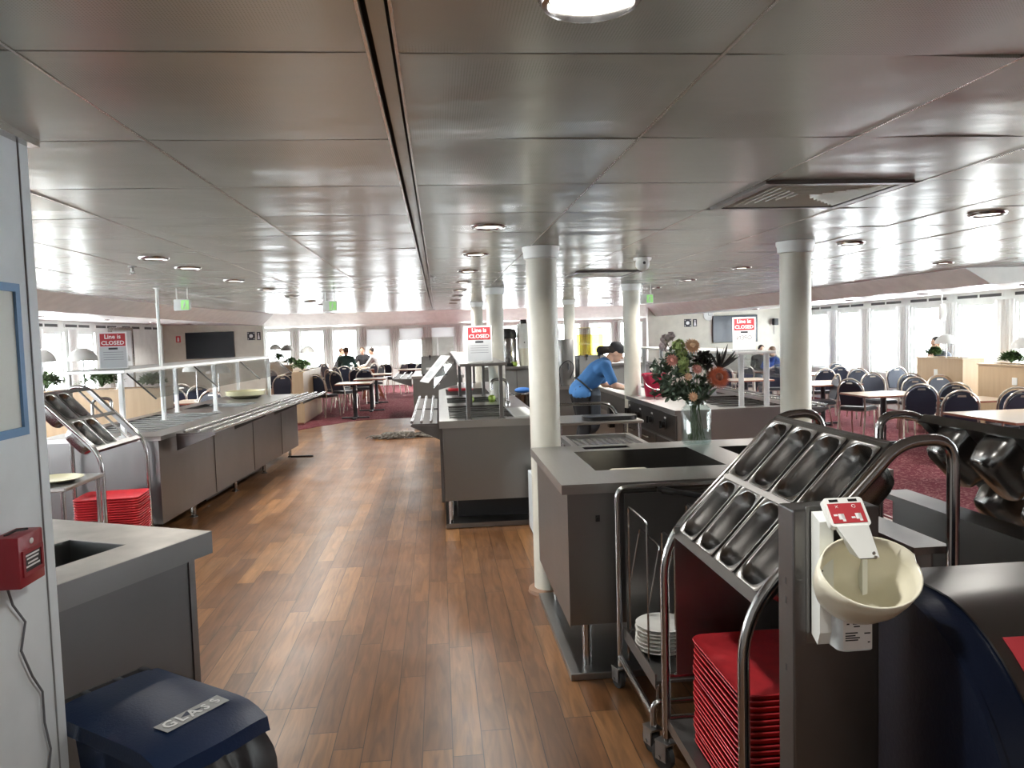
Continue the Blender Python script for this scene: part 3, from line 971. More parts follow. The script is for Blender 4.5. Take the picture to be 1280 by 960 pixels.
def tap(e):
    m = MB(); m.tube(fillet([(0, 0, 0), (0, 0, .27), (.16, 0, .27), (.16, 0, .17)], .07), .014, 10); m.build('spout', 'chrome', e)
    m = MB(); m.lathe([(.026, 0), (.026, .03), (.018, .05), (0, .05)], seg=14); m.tube([(0, -.03, .03), (0, -.075, .055)], .007); m.build('tap_base', 'chrome', e)
e.location = E2(lc, (-.90, .75, ZT)); e.rotation_euler.z = R(10); tap(e)
sign_closed(E2(lc, (-.36, .08, GZ + .028)), R(12), 'acrylic line closed sign standing on the left counter guard, before bright windows')
# things lying on the left counter
for (x, y, lab) in ((-.55, 4.05, 'wide pale yellow serving plate at the far end of the left counter'),):
    p = E2(lc, (x, y, ZT))
    e = thing('serving_platter', lab, 'plate', p)
    m = MB(); m.lathe([(0, 0), (.16, 0), (.24, .05), (.25, .10), (.255, .10), (.246, .045), (.165, .012), (0, .01)], seg=36); m.build('platter_bowl', 'yplate', e)
    m = MB(); m.lathe([(0, .012), (.15, .012), (.15, .016), (0, .016)], seg=24); m.build('paper_liner', 'paper', e)

# ---------------- centre counter
mc = thing('serving_counter', 'stainless steel serving counter in the centre with black wells and closed sign', 'serving counter', (0.0, 6.42, 0), 0)
W, L = .82, 5.3
ZT = .92
hl = [(.07, .62, .14, 1.35), (.07, .60, 1.7, 2.4), (.07, .60, 2.8, 3.9)]
m = MB(); m.slab(-.02, W + .03, -.03, L, ZT - .06, ZT, hl); m.build('worktop', 'steel_top', mc, smooth=0)
m = MB(); m.box(.01, W, 0, L - .02, .24, ZT - .061); m.build('body', 'steel_dark', mc, smooth=0)
m = MB(); m.box(.01, W, .02, L - .02, .006, .02); m.box(0.01, W, 0, .02, 0.006, .045); m.build('floor_plinth', 'steel', mc, smooth=0)
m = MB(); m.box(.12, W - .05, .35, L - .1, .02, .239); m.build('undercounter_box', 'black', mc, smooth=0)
m = MB(); m.box(-.02, .008, 0.6, L - .1, .1, ZT - .08); m.build('side_panel', 'steel', mc, smooth=0)
for x in (.06, W - .06): leg_foot(mc, x, .09, .25)
wells(mc, hl, ZT, .16)
tray_rail(mc, -.02, .35, 3.3, ZT - .045, .24)
# sneeze guard
posts(mc, ((.23, .04), (.51, .04), (.23, 2.6), (.51, 2.6), (.30, 1.3), (.23, 5.1), (.51, 5.1)), ZT, 1.37, .017, 'steel')
m = MB(); m.box(.165, .56, -.05, 5.2, 1.37, 1.395, .004); m.build('guard_shelf', 'steel', mc, smooth=0)
m = MB(); m.prism([(.16, 1.395), (-.06, 1.13), (-.064, 1.133), (.156, 1.398)], 1.0, 5.1, 'y'); m.build('guard_glass', 'guard', mc, smooth=0)
m = MB(); m.prism([(.165, 1.375), (-.06, 1.10), (.165, 1.16)], 1.0, 1.004, 'y'); m.build('guard_bracket', 'steel_dark', mc, smooth=0)
m = MB(); m.box(W - .19, W - .01, .1, .9, ZT, ZT + .006); m.build('white_cutting_board', 'white', mc, smooth=0)
sign_closed((.34, 6.46, 1.395), R(2), 'acrylic line closed sign on the centre counter, in front of the white column')
# flipped up printed flap on the left of the guard
e = thing('menu_flap', 'white printed board tilted up on the left side of the centre guard', 'board', (.03, 7.05, 1.37), R(16))
T = M.Rotation(R(-48), 4, 'Y')
m = MB(T); m.box(-.22, .10, -.03, .26, 0, .008, .003); m.build('board_panel', 'paper', e, smooth=0)
m = MB(T); m.box(-.17, -.09, .02, .20, .0082, .009); m.box(-.04, .05, .04, .21, .0082, .009); m.build('printed_patch', 'greypaper', e, smooth=0)
e = thing('tap', 'chrome swan-neck tap beside the right post of the centre counter', 'tap', (.66, 7.55, ZT), R(190)); tap(e)
for (x, y, lab) in ((.31, 8.05, 'green apple on the black well left of the two on the centre counter'), (.54, 8.1, 'green apple on the black well right of the two on the centre counter'), (1.28, 12.98, 'green apple at the front edge of the beverage counter')):
    e = thing('apple', lab, 'apple', (x, y, ZT - .004 if y < 10 else 1.09))
    m = MB(); m.lathe([(0, .008), (.02, 0), (.036, .02), (.042, .042), (.036, .066), (.018, .076), (0, .068)], seg=18); m.build('fruit', 'apple', e)
    m = MB(); m.tube([(0, 0, .068), (.004, 0, .086)], .002, 6); m.build('apple_stalk', 'stem', e)
# tall bits on the counter, right of the column
e = thing('stock_pot', 'steel pot with a blue cloth behind the right post of the centre counter', 'pot', (.92, 8.9, .60))
m = MB(); m.lathe([(0, 0), (.13, 0), (.135, .32), (.14, .33), (.125, .33), (.122, .01), (0, .01)], seg=28); m.build('pot_body', 'chrome', e)
e = tag(MB().ball((.96, 8.9, .975), (.10, .08, .035), 14, 8).build('folded_cloth', 'bluecloth'), 'crumpled blue cloth on the rim of the steel pot', 'cloth')
e = thing('steel_trolley', 'low steel trolley under the steel pot beside the centre counter', 'trolley', (1.0, 8.9, 0))
m = MB(); m.box(-.16, .24, -.22, .22, .58, .60, .004); m.box(-.16, .24, -.22, .22, .2, .215, .004); m.build('trolley_shelf', 'steel', e, smooth=0)
for sx in (-.14, .22):
    for sy in (-.2, .2): MB().tube([(sx, sy, 0), (sx, sy, .59)], .012).build('leg', 'chrome', e)
e = tag(MB().box(.10, .42, 9.9, 10.1, ZT, ZT + .03, .01).build('serving_tray', 'red'), 'small red tray lying far back on the centre counter', 'tray')

# ---------------- second counter beyond, with juice dispenser
c2 = thing('serving_counter', 'farther steel serving counter with short tray rail and twin clear drink tanks', 'serving counter', (-.50, 14.3, 0), 0)
m = MB(); m.slab(-.02, .95, 0, 2.4, .86, .91); m.build('worktop', 'steel_top', c2, smooth=0)
m = MB(); m.box(0, .92, .02, 2.38, .02, .859); m.build('body', 'steel_dark', c2, smooth=0)
tray_rail(c2, -.02, 0, 2.2, .88, .35)
def juice_dispenser(loc, label, w, hb, ht, ntank, fill, mat):
    e = thing('juice_dispenser', label, 'drink dispenser', loc)
    m = MB(); m.box(-w / 2, w / 2, -.2, .2, .03, hb, .008); m.build('chiller_base', mat, e, smooth=0)
    m = MB(); m.box(-w / 2 + .02, w / 2 - .02, -.24, -.2, 0.0, .03); m.box(-w / 2 + .03, w / 2 - .03, -.18, .18, 0, .03); m.build('drip_tray', 'black', e, smooth=0)
    m = MB(); m.box(-w * .36, -w * .1, -.203, -.2, hb * .30, hb * .42); m.build('base_label', 'paper', e, smooth=0)
    tw = (w - .03) / ntank
    for i in range(ntank):
        x = -w / 2 + .015 + tw * (i + .5)
        m = MB(); m.well(x - tw / 2 + .006, x + tw / 2 - .006, -.17, .17, hb + ht, hb); t = m.build('tank', 'tank', e, smooth=0)
        m = MB(); m.box(x - tw / 2, x + tw / 2, -.18, .18, hb + ht, hb + ht + .02, .006); m.build('tank_lid', 'tank' if not fill else 'yplate', t, smooth=0)
        if fill:
            m = MB(); m.box(x - tw / 2 + .014, x + tw / 2 - .014, -.16, .16, hb + .006, hb + ht * fill); m.build('juice', 'juice', t, smooth=0)
        m = MB(); m.box(x - .018, x + .018, -.26, -.17, hb - .02, hb + .02, .005); m.tube([(x, -.25, hb), (x, -.25, hb - .07)], .008); m.build('tank_spout', 'black', t)
    return e
juice_dispenser((-.02 + .0, 14.6, .91), 'juice dispenser with two empty clear tanks on the far centre counter', .64, .36, .34, 2, 0, 'greybox')

# ---------------- hot line on the right of the kitchen
hc = thing('hot_counter', 'stainless hot serving line with black control knobs and a red bucket on top', 'serving counter', (2.12, 6.72, 0), 0)
W, L, ZT = 1.22, 3.7, .90
hl = [(.46, 1.05, .12, 1.30), (.46, 1.05, 1.55, 3.2)]
m = MB(); m.slab(-.03, W, -.02, L, ZT - .04, ZT, hl); m.build('worktop', 'steel_top', hc, smooth=0)
m = MB(); m.box(0, W - .02, 0, L - .02, .12, ZT - .041); m.build('body', 'steel_top', hc, smooth=0)
m = MB(); m.box(.05, W - .05, .05, L - .05, 0.0, .12); m.build('plinth', 'black', hc, smooth=0)
wells(hc, hl, ZT, .16)
m = MB(); m.box(-.012, 0, .02, L - .03, .62, .845); m.build('control_panel', 'steel', hc, smooth=0)
TX = M.Rotation(-PI / 2, 4, 'Y')
for y in (.35, .80, 1.25, 1.70):
    m = MB(); m.lathe([(.05, 0), (.05, .006), (.034, .008), (.03, .04), (0, .042)], (-.012, y, .735), 18, TX); o = m.build('control_knob', 'black', hc)
    m = MB(); m.box(-.07, -.05, y - .008, y + .008, .70, .77); m.build('knob_grip', 'black', o, smooth=0)
    m = MB(); m.box(-.0135, -.0118, y - .03, y + .03, .79, .806); m.build('knob_label', 'paper', hc, smooth=0)
for y0 in (.06, .66, 1.26, 1.86):
    m = MB(); m.box(-.018, 0, y0, y0 + .57, .14, .60, .003); o = m.build('door', 'steel', hc, smooth=0)
    m = MB(); m.tube(fillet([(-.018, y0 + .2, .55), (-.05, y0 + .2, .55), (-.05, y0 + .38, .55), (-.018, y0 + .38, .55)], .01), .006); m.build('door_handle', 'chrome', o)
m = MB(); m.box(-.07, -.0, 2.5, 2.62, .45, .70, .005); m.build('switch_box', 'black', hc)
posts(hc, ((.62, .06), (.86, .06), (.62, 1.42), (.86, 1.42), (.62, 3.4), (.86, 3.4)), ZT, 1.385, .02, 'alu')
m = MB(); m.box(.56, .93, 0, 3.5, 1.385, 1.41, .004); m.build('guard_shelf', 'alu', hc, smooth=0)
m = MB(); m.prism([(.93, 1.395), (1.19, 1.13), (1.186, 1.127), (.926, 1.392)], .05, 3.45, 'y'); m.build('guard_glass', 'guard', hc, smooth=0)
m = MB(); m.prism([(.93, 1.38), (1.19, 1.13), (.93, 1.2)], .046, .05, 'y'); m.build('guard_cheek', 'guard', hc, smooth=0)
tray_rail(hc, W, .2, L, ZT - .03, .30)
sign_closed((2.12 + .66, 6.80, 1.41), R(-3), 'acrylic line closed sign on the right guard shelf, beside the orange protea flowers', 1)
p = site(797, 490, .90)
e = thing('bucket', 'crimson plastic bucket standing on the hot counter beside the white column', 'bucket', (2.36, 8.3, .90))
m = MB(); m.lathe([(0, 0), (.095, 0), (.10, .01), (.128, .235), (.138, .235), (.138, .255), (.126, .255), (.124, .245), (.097, .014), (0, .012)], seg=36); m.build('bucket_body', 'bucket', e)
m = MB(); m.tube(fillet([(-.132, 0, .235), (-.12, -.13, .12), (0, -.15, .07), (.12, -.13, .13), (.132, 0, .235)], .08), .0035, 6); m.build('wire_handle', 'chrome', e)
m = MB(); m.lathe([(.0, 0), (.014, 0), (.014, .005), (0, .006)], (-.135, 0, .235), 10, M.Rotation(-PI / 2, 4, 'Y')); m.build('handle_pivot', 'bucket', e)

# low steel trolley / grill table between the worker and the column
wt = thing('work_table', 'steel work table with rounded rail and black mat in front of the worker', 'table', (1.15, 6.75, 0))
m = MB(); m.box(-.12, .66, -.02, .6, .80, .825, .004); m.build('table_top', 'steel_top', wt, smooth=0)
m = MB(); m.box(-.10, .64, 0, .58, .44, .455, .004); m.build('lower_shelf', 'steel', wt, smooth=0)
for sx in (-.09, .63):
    for sy in (.01, .56): leg_foot(wt, sx, sy, .8, r=.017)
m = MB(); m.tube(fillet([(-.12, .30, .825), (-.12, .30, .96), (.42, .30, .96), (.50, .30, .83)], .10), .016, 10); m.build('back_rail', 'chrome', wt)
m = MB(); m.prism(rrect(.50, .22, .09), .826, .862, 'z'); m.bm.transform(M.Translation((.38, .14, 0))); tag(m.build('drying_mat', 'black', loc=(1.15, 6.75, 0)), 'rounded black mat lying on the steel work table', 'mat')
m = MB(); m.box(-.05, .18, .16, .44, .4565, .64, .004); m.box(.02, .10, .1585, .161, .52, .60); o = m.build('cardboard_box', 'card', loc=(1.15, 6.75, 0), smooth=0); tag(o, 'brown cardboard box on the lower shelf of the steel work table', 'box')
m = MB(); m.box(.24, .52, .1, .40, .4565, .56, .004); o = m.build('cardboard_box', 'card', loc=(1.15, 6.75, 0), smooth=0); tag(o, 'low cardboard box under the black mat, right of the other box', 'box')
dt = thing('drain_table', 'low steel drainage table with perforated tray behind the sink counter', 'table', (.92, 5.2, 0))
m = MB(); m.slab(0, .56, 0, .75, .78, .82, [(.04, .52, .05, .70)]); m.build('table_rim', 'steel_top', dt, smooth=0)
m = MB(); m.box(.04, .52, .05, .70, .785, .80); m.build('perforated_tray', 'pan', dt, smooth=0)
m = MB()
for i in range(9):
    for j in range(12): m.box(.06 + i * .05, .08 + i * .05, .07 + j * .052, .09 + j * .052, .7995, .802)
m.build('tray_perforation', 'seam', dt, smooth=0)
for sx in (.03, .53):
    for sy in (.03, .72): leg_foot(dt, sx, sy, .78, r=.016)

# ---------------- beverage counter with urns far centre
bc = thing('beverage_counter', 'grey beverage counter with urns far behind the near column', 'serving counter', (.75, 12.95, 0))
m = MB(); m.slab(-.05, 2.9, -.05, .75, 1.05, 1.09); m.build('worktop', 'steel_top', bc, smooth=0)
m = MB(); m.box(0, 2.86, 0, .72, .0, 1.049); m.build('body', 'greybox', bc, smooth=0)
for x in (.55, 1.1, 1.65, 2.2): MB().box(x - .004, x + .004, -.003, .001, .08, 1.02).build('door_seam', 'seam', bc, smooth=0)
def urn(loc, label):
    e = thing('coffee_urn', label, 'urn', loc)
    m = MB(); m.lathe([(0, .0), (.16, .0), (.17, .03), (.165, .05), (0, .05)], seg=28); m.build('urn_base', 'black', e)
    m = MB(); m.lathe([(0, .05), (.155, .05), (.16, .10), (.16, .46), (.15, .48), (0, .48)], seg=32); m.build('urn_body', 'chrome', e)
    m = MB(); m.lathe([(.165, .48), (.17, .50), (.165, .58), (.14, .63), (.05, .65), (0, .65)], seg=28); m.build('urn_lid', 'black', e)
    m = MB(); m.tube([(0, -.15, .10), (0, -.22, .10), (0, -.22, .06)], .014); m.box(-.01, .01, -.23, -.19, .11, .15); m.build('urn_tap', 'black', e)
urn((1.17, 13.15, 1.09), 'steel coffee urn with black lid left of the near column')
urn((1.93, 13.35, 1.09), 'steel coffee urn partly hidden behind the near column')
e = thing('cup_dispenser', 'tall white cup dispenser tube with black top beside the coffee urn', 'dispenser', (1.45, 13.1, 1.09))
m = MB(); m.lathe([(0, 0), (.075, 0), (.10, .28), (.10, .30), (0, .30)], seg=24); m.build('cup_stack', 'bowl', e)
m = MB(); m.lathe([(0, .30), (.115, .30), (.12, .34), (.10, .72), (0, .72)], seg=24); m.build('tube_body', 'white', e)
m = MB(); m.box(-.05, .05, -.05, .05, .72, .79, .006); m.build('tube_cap', 'black', e)
m = MB(); m.ball((0, -.114, .40), (.012, .006, .012)); m.build('locking_knob', 'black', e)
kb = thing('kitchen_counter', 'low steel counter under the yellow juice dispenser', 'serving counter', (1.85, 11.6, 0))
m = MB(); m.slab(-.2, 1.0, -.05, .75, .77, .81); m.build('worktop', 'steel_top', kb, smooth=0)
m = MB(); m.box(-.18, .98, 0, .72, 0, .769); m.build('body', 'steel_dark', kb, smooth=0)
juice_dispenser((2.37, 11.95, .81), 'juice dispenser with two yellow juice tanks behind the worker', .42, .46, .42, 2, .78, 'greybox')
e = thing('milk_dispenser', 'dark tall drinks machine left of the yellow juice dispenser', 'drink dispenser', (1.98, 11.9, .81))
m = MB(); m.box(-.09, .09, -.15, .2, 0, .72, .01); m.build('machine_body', 'steel_dark', e); m = MB(); m.tube([(0, -.15, .35), (0, -.22, .33), (0, -.22, .25)], .015); m.build('machine_spout', 'black', e)
m = MB(); m.tube(fillet([(-.12, -.2, 0), (-.16, -.22, .30), (0, -.22, .42), (.10, -.2, .30), (.02, -.2, .12)], .12), .007, 6); m.build('hose', 'black', e)


# ================================================================== FOREGROUND
# ---------------- sink counter by the near column
pc = thing('sink_counter', 'stainless sink counter carrying the glass flower vase, beside the near column', 'counter', (0, 0, 0))
ZT = .93
sinks = [(.76, 1.44, 3.76, 4.40), (.84, 1.12, 4.47, 4.56), (1.62, 2.02, 3.76, 4.36)]
m = MB(); m.slab(.535, 2.13, 3.43, 4.63, ZT - .045, ZT, sinks); m.build('worktop', 'steel_top', pc, smooth=0)
m = MB(); m.slab(.575, 2.09, 3.49, 4.60, .25, ZT - .046, [(.74, 1.46, 3.74, 4.42), (1.60, 2.04, 3.74, 4.38)]); m.build('body', 'steel_dark', pc, smooth=0)
m = MB(); m.box(.570, .575, 3.492, 4.598, .24, ZT - .047); m.build('side_panel', 'steel_dark', pc, smooth=0)
for s in (0, 2):
    m = MB(); m.well(*sinks[s], ZT - .001, ZT - .24); o = m.build('sink_basin', 'pan', pc, smooth=0)
    cx, cy = (sinks[s][0] + sinks[s][1]) / 2, (sinks[s][2] + sinks[s][3]) / 2
    m = MB(); m.lathe([(.04, 0), (.04, .004), (.03, .005), (.028, .001), (0, .001)], (cx, cy, ZT - .236), 18); m.build('drain', 'chrome', o)
m = MB(); m.well(*sinks[1], ZT - .001, ZT - .03); m.build('slot_recess', 'black', pc, smooth=0)
for x in (.66, 2.03):
    for y in (3.56, 4.5): leg_foot(pc, x, y, .26)
m = MB(); m.box(.70, .72, 3.484, 3.492, .74, .77); m.lathe([(0, 0), (.009, .0), (.009, .008), (0, .008)], (.71, 3.486, .755), 12, M.Rotation(PI / 2, 4, 'X')); m.build('lock', 'black', pc)
m = MB(); m.box(.56, 2.10, 3.45, 4.60, 0.0, .034, .004); o = m.build('floor_plinth', 'steel_dark', pc, smooth=0)
m = MB(); m.box(.90, 1.12, 3.90, 4.12, ZT - .236, ZT - .055, .02); o = m.build('sink_tub', 'bowl'); tag(o, 'cream plastic tub standing inside the sink basin', 'tub')
m = MB(); m.lathe([(0, 0), (.08, 0), (.115, .10), (.12, .12), (.112, .12), (.078, .008), (0, .008)], (.90, 3.90, ZT - .236), 28); tag(m.build('mixing_bowl', 'plate'), 'white bowl in the sink, left of the cream tub', 'bowl')
# low grey cabinet with handle by the centre counter
e = thing('metal_cabinet', 'small grey metal cabinet with handle between centre counter and near column', 'cabinet', (.70, 5.86, 0))
m = MB(); m.box(0, .26, .015, .42, .03, .50, .004); m.build('cabinet_body', 'wall', e, smooth=0)
m = MB(); m.box(.004, .256, 0, .0145, .035, .496, .003); o = m.build('door', 'greypaper', e, smooth=0)
m = MB(); m.tube(fillet([(.03, 0, .45), (.03, -.025, .45), (.12, -.025, .45), (.12, 0, .45)], .01), .006); m.build('door_handle', 'chrome', o)
m = MB(); m.box(.02, .24, .03, .40, .006, .03); m.build('cabinet_plinth', 'black', e, smooth=0)

# ---------------- flower vase
VX, VY = 1.535, 4.50
vz = thing('glass_vase', 'clear glass jar vase with short neck on the sink counter, holding flowers', 'vase', (VX, VY, .93))
m = MB(); m.lathe([(0, .002), (.080, .002), (.090, .012), (.090, .20), (.082, .222), (.064, .238), (.062, .262), (.068, .268), (.068, .272), (.058, .27), (.057, .238), (.078, .218), (.085, .198), (.085, .016), (.078, .010), (0, .010)], seg=48); m.build('vase_body', 'vase', vz)
m = MB(); m.lathe([(0, .011), (.077, .011), (.084, .017), (.084, .085), (0, .085)], seg=32); m.build('water', 'water', vz)
fl = thing('flower_bouquet', 'mixed dried bouquet of hydrangea, protea and eucalyptus in the glass vase', 'flowers', (VX, VY, .96))
rg = random.Random(11)
stems = MB()
def petal_leaf(m, c, d, n_, ln, wd, bend=.25):
    """a real little leaf: folded two-sided blade"""
    d = V(d).normalized(); n_ = V(n_); n_ = (n_ - d * n_.dot(d)).normalized(); s_ = d.cross(n_)
    P = []
    for t, w in ((0, .12), (.35, .95), (.7, .8), (1, .04)):
        q = V(c) + d * (ln * t) - n_ * (ln * bend * t * t)
        P.append((m.v(q - s_ * wd * w * .5), m.v(q + n_ * wd * -.12 * w), m.v(q + s_ * wd * w * .5)))
    for A, B in zip(P, P[1:]):
        m.face([A[0], A[1], B[1], B[0]]); m.face([A[1], A[2], B[2], B[1]])
def stem_to(p, r=.002):
    p = V(p); a = rg.uniform(0, 6.3)
    base = V((.05 * math.cos(a), .05 * math.sin(a), .0)); neck = V((p.x * .16, p.y * .16, .22))
    stems.tube([base, neck, (neck + p) / 2 + V((0, 0, .02)), p], r, 5)
def rnd_dir():
    while True:
        d = V((rg.uniform(-1, 1), rg.uniform(-1, 1), rg.uniform(-1, 1)))
        if .1 < d.length < 1: return d.normalized()
HX = lambda u, v: siteY(u, v, VY) - V((VX, VY, .96))
# foliage mass
lv = MB()
for i in range(62):
    u, v = rg.uniform(814, 890), rg.uniform(438, 524)
    p = HX(u, v); p.y = rg.uniform(-.10, .13)
    if p.z < .24: p.z = rg.uniform(.24, .34)
    if i % 6 == 0: stem_to(p, .0016)
    d0 = (p - V((0, 0, .2))).normalized()
    for k in range(11):
        d = (d0 * .7 + rnd_dir()).normalized()
        petal_leaf(lv, p - d0 * rg.uniform(0, .07), d, rnd_dir(), rg.uniform(.03, .055), rg.uniform(.016, .03))
lv.build('eucalyptus_foliage', 'leaf', fl, smooth=60)
def floret_ball(name, u, v, r, mat, n=70, dy=0, pl=.020):
    c = HX(u, v); c.y += dy
    stem_to(c); m = MB()
    for i in range(n):
        d = rnd_dir()
        q = c + d * r * rg.uniform(.75, 1)
        for k in range(4):
            t = rnd_dir(); t = (t - d * t.dot(d)).normalized()
            petal_leaf(m, q, t + d * .3, d, pl, pl * .8, .1)
    m.build(name, mat, fl, smooth=60)
for (u, v, r) in ((846, 432, .036), (850, 440, .03), (851, 452, .038), (852, 463, .03)): floret_ball('green_hydrangea', u, v, r, 'hydr', 45, -.03)
for (u, v, r) in ((833, 424, .028), (840, 420, .022), (830, 433, .022)): floret_ball('mauve_floret', u, v, r, 'mauve', 30, .02, .016)
def disc_flower(name, u, v, r, mat, n, tilt, core, dy=-.05, narrow=.3):
    c = HX(u, v); c.y += dy; stem_to(c)
    T = M.Rotation(tilt[0], 3, 'X') @ M.Rotation(tilt[1], 3, 'Z'); m = MB()
    for ring in range(3):
        for i in range(n):
            a = 2 * PI * (i + ring * .33) / n
            d = T @ V((math.cos(a), math.sin(a), .15 + .4 * ring)); nn = T @ V((0, 0, 1))
            petal_leaf(m, c, d, nn, r * (1 - .16 * ring), r * narrow, .25)
    o = m.build(name, mat, fl, smooth=60)
    m = MB(); m.ball(c + (T @ V((0, 0, .008))), r * .34, 12, 8); m.build('flower_centre', core, o)
disc_flower('peach_dahlia', 862, 432, .052, 'peach', 18, (R(62), 0), 'peach')
disc_flower('orange_protea', 893, 471, .075, 'orange', 46, (R(72), .2), 'darkwood', -.07, .09)
disc_flower('pink_flower', 837, 450, .042, 'pink', 14, (R(70), .3), 'pink')
disc_flower('pink_flower', 868, 461, .034, 'pink', 14, (R(70), .1), 'pink')
disc_flower('pink_flower', 855, 470, .028, 'peach', 12, (R(70), .1), 'peach', -.08)
disc_flower('peach_flower', 859, 494, .032, 'peach', 12, (R(80), .1), 'peach', -.11)
m = MB()
c = HX(899, 462); stem_to(HX(895, 480))
for i in range(15):
    a = -1.1 + i * .155
    d = V((math.sin(a + .55) * .9, rg.uniform(-.3, .3), math.cos(a * .8 + .2)))
    petal_leaf(m, c, d, rnd_dir(), rg.uniform(.10, .165), .018, .1)
m.build('dark_palm_spike', 'spike', fl, smooth=60)
m = MB()
for (u, v) in ((880, 444), (873, 450), (887, 452), (876, 447), (884, 456)):
    c = HX(u, v); stem_to(c)
    for k in range(9):
        d = rnd_dir(); petal_leaf(m, c, d + V((0, 0, .4)), rnd_dir(), .05, .022)
m.build('dark_leaf_cluster', 'spike', fl, smooth=60)
stems.build('flower_stem', 'stem', fl, smooth=60)

# ---------------- wire plate trolley in front of the sink counter
wtl = thing('plate_trolley', 'wire plate trolley on casters in front of the sink counter', 'trolley', (0, 0, 0))
x0, x1, y0, y1 = .77, 1.22, 2.80, 3.34
m = MB(); m.tube(fillet([(x0, y1, .11), (x0, y1, .925), (x1 + .1, y1, .925), (x1 + .1, y1, .11)], .05), .012, 10); m.build('rear_frame', 'chrome', wtl)
m = MB(); m.tube(fillet([(x0, y0, .11), (x0, y0, .20), (x1 + .1, y0, .20), (x1 + .1, y0, .11)], .03), .012, 10); m.build('front_frame', 'chrome', wtl)
for x in (x0, x1 + .1): MB().tube([(x, y0, .15), (x, y1, .15)], .013, 10).build('side_rail', 'chrome', wtl)
m = MB(); m.slab(x0 + .02, x1 + .08, y0 + .02, y1 - .02, .262, .272); m.box(x0 + .015, x0 + .021, y0 + .02, y1 - .02, .24, .30); m.build('shelf', 'steel_dark', wtl, smooth=0)
m = MB()
for x in (x0 + .03, x1 + .07):
    for y in (y0 + .04, y1 - .04): m.tube([(x, y, .15), (x, y, .265)], .006, 6)
m.build('shelf_stand', 'chrome', wtl)
m = MB(); m.box(x0 + .03, x1 + .06, y1 - .018, y1 - .010, .28, .90); m.build('back_panel', 'steel', wtl, smooth=0)
for (xa, ya, yb, zt) in ((.80, 2.96, 3.26, .86), (.93, 3.02, 3.20, .76), (1.06, 2.96, 3.26, .86)):
    m = MB(); m.tube(fillet([(xa, ya, .272), (xa, ya, zt), (xa, yb, zt), (xa, yb, .272)], .03), .0042, 6); 
    m.tube(fillet([(xa, ya, .5), (xa + .05, ya, zt - .1), (xa + .05, yb, zt - .1), (xa, yb, .5)], .03), .0036, 6)
    m.build('wire_divider', 'chrome', wtl)
m = MB(); m.tube([(.95, y1 - .02, .915), (1.15, y1 - .06, .88)], .012, 10); m.tube([(.97, y1 - .02, .908), (1.02, y1 - .035, .90)], .017, 10); m.build('latch_bar', 'black', wtl)
def caster(root, x, y, rw=.05, z0=0.0, top=.13, rz=0.0):
    T = M.Translation((x, y, z0)) @ M.Rotation(rz, 4, 'Z')
    m = MB(T); m.lathe([(0, -.012), (rw * .8, -.014), (rw, -.010), (rw, .010), (rw * .8, .014), (0, .012)], (0, .02, rw), 20, M.Rotation(PI / 2, 4, 'Y')); w = m.build('caster', 'rubber', root)
    m = MB(T); m.box(-.022, -.016, -.012, .04, rw - .01, rw * 2 + .01); m.box(.016, .022, -.012, .04, rw - .01, rw * 2 + .01); m.box(-.025, .025, -.025, .04, rw * 2 + .006, rw * 2 + .014); m.tube([(0, 0, rw * 2), (0, 0, top)], .010, 8); m.tube([(-.026, .02, rw), (.026, .02, rw)], .008, 8)
    m.build('caster_fork', 'steel_dark', w)
for x in (x0, x1 + .1):
    for y in (y0, y1): caster(wtl, x, y, .045, 0, .13, .3)
for i in range(7):
    e = tag(MB().lathe([(0, 0), (.055, 0), (.062, .004), (.108, .018), (.112, .022), (.106, .023), (.058, .008), (0, .007)], seg=40).build('plate', 'plate', loc=(.895 + rg.uniform(-.004, .004), 3.10 + rg.uniform(-.004, .004), .273 + i * .0165)),
            'top white plate of the stack on the wire trolley' if i == 6 else 'white plate in the stack below the top one on the wire trolley', 'plate', None if i == 6 else 'plates stacked on the wire trolley')

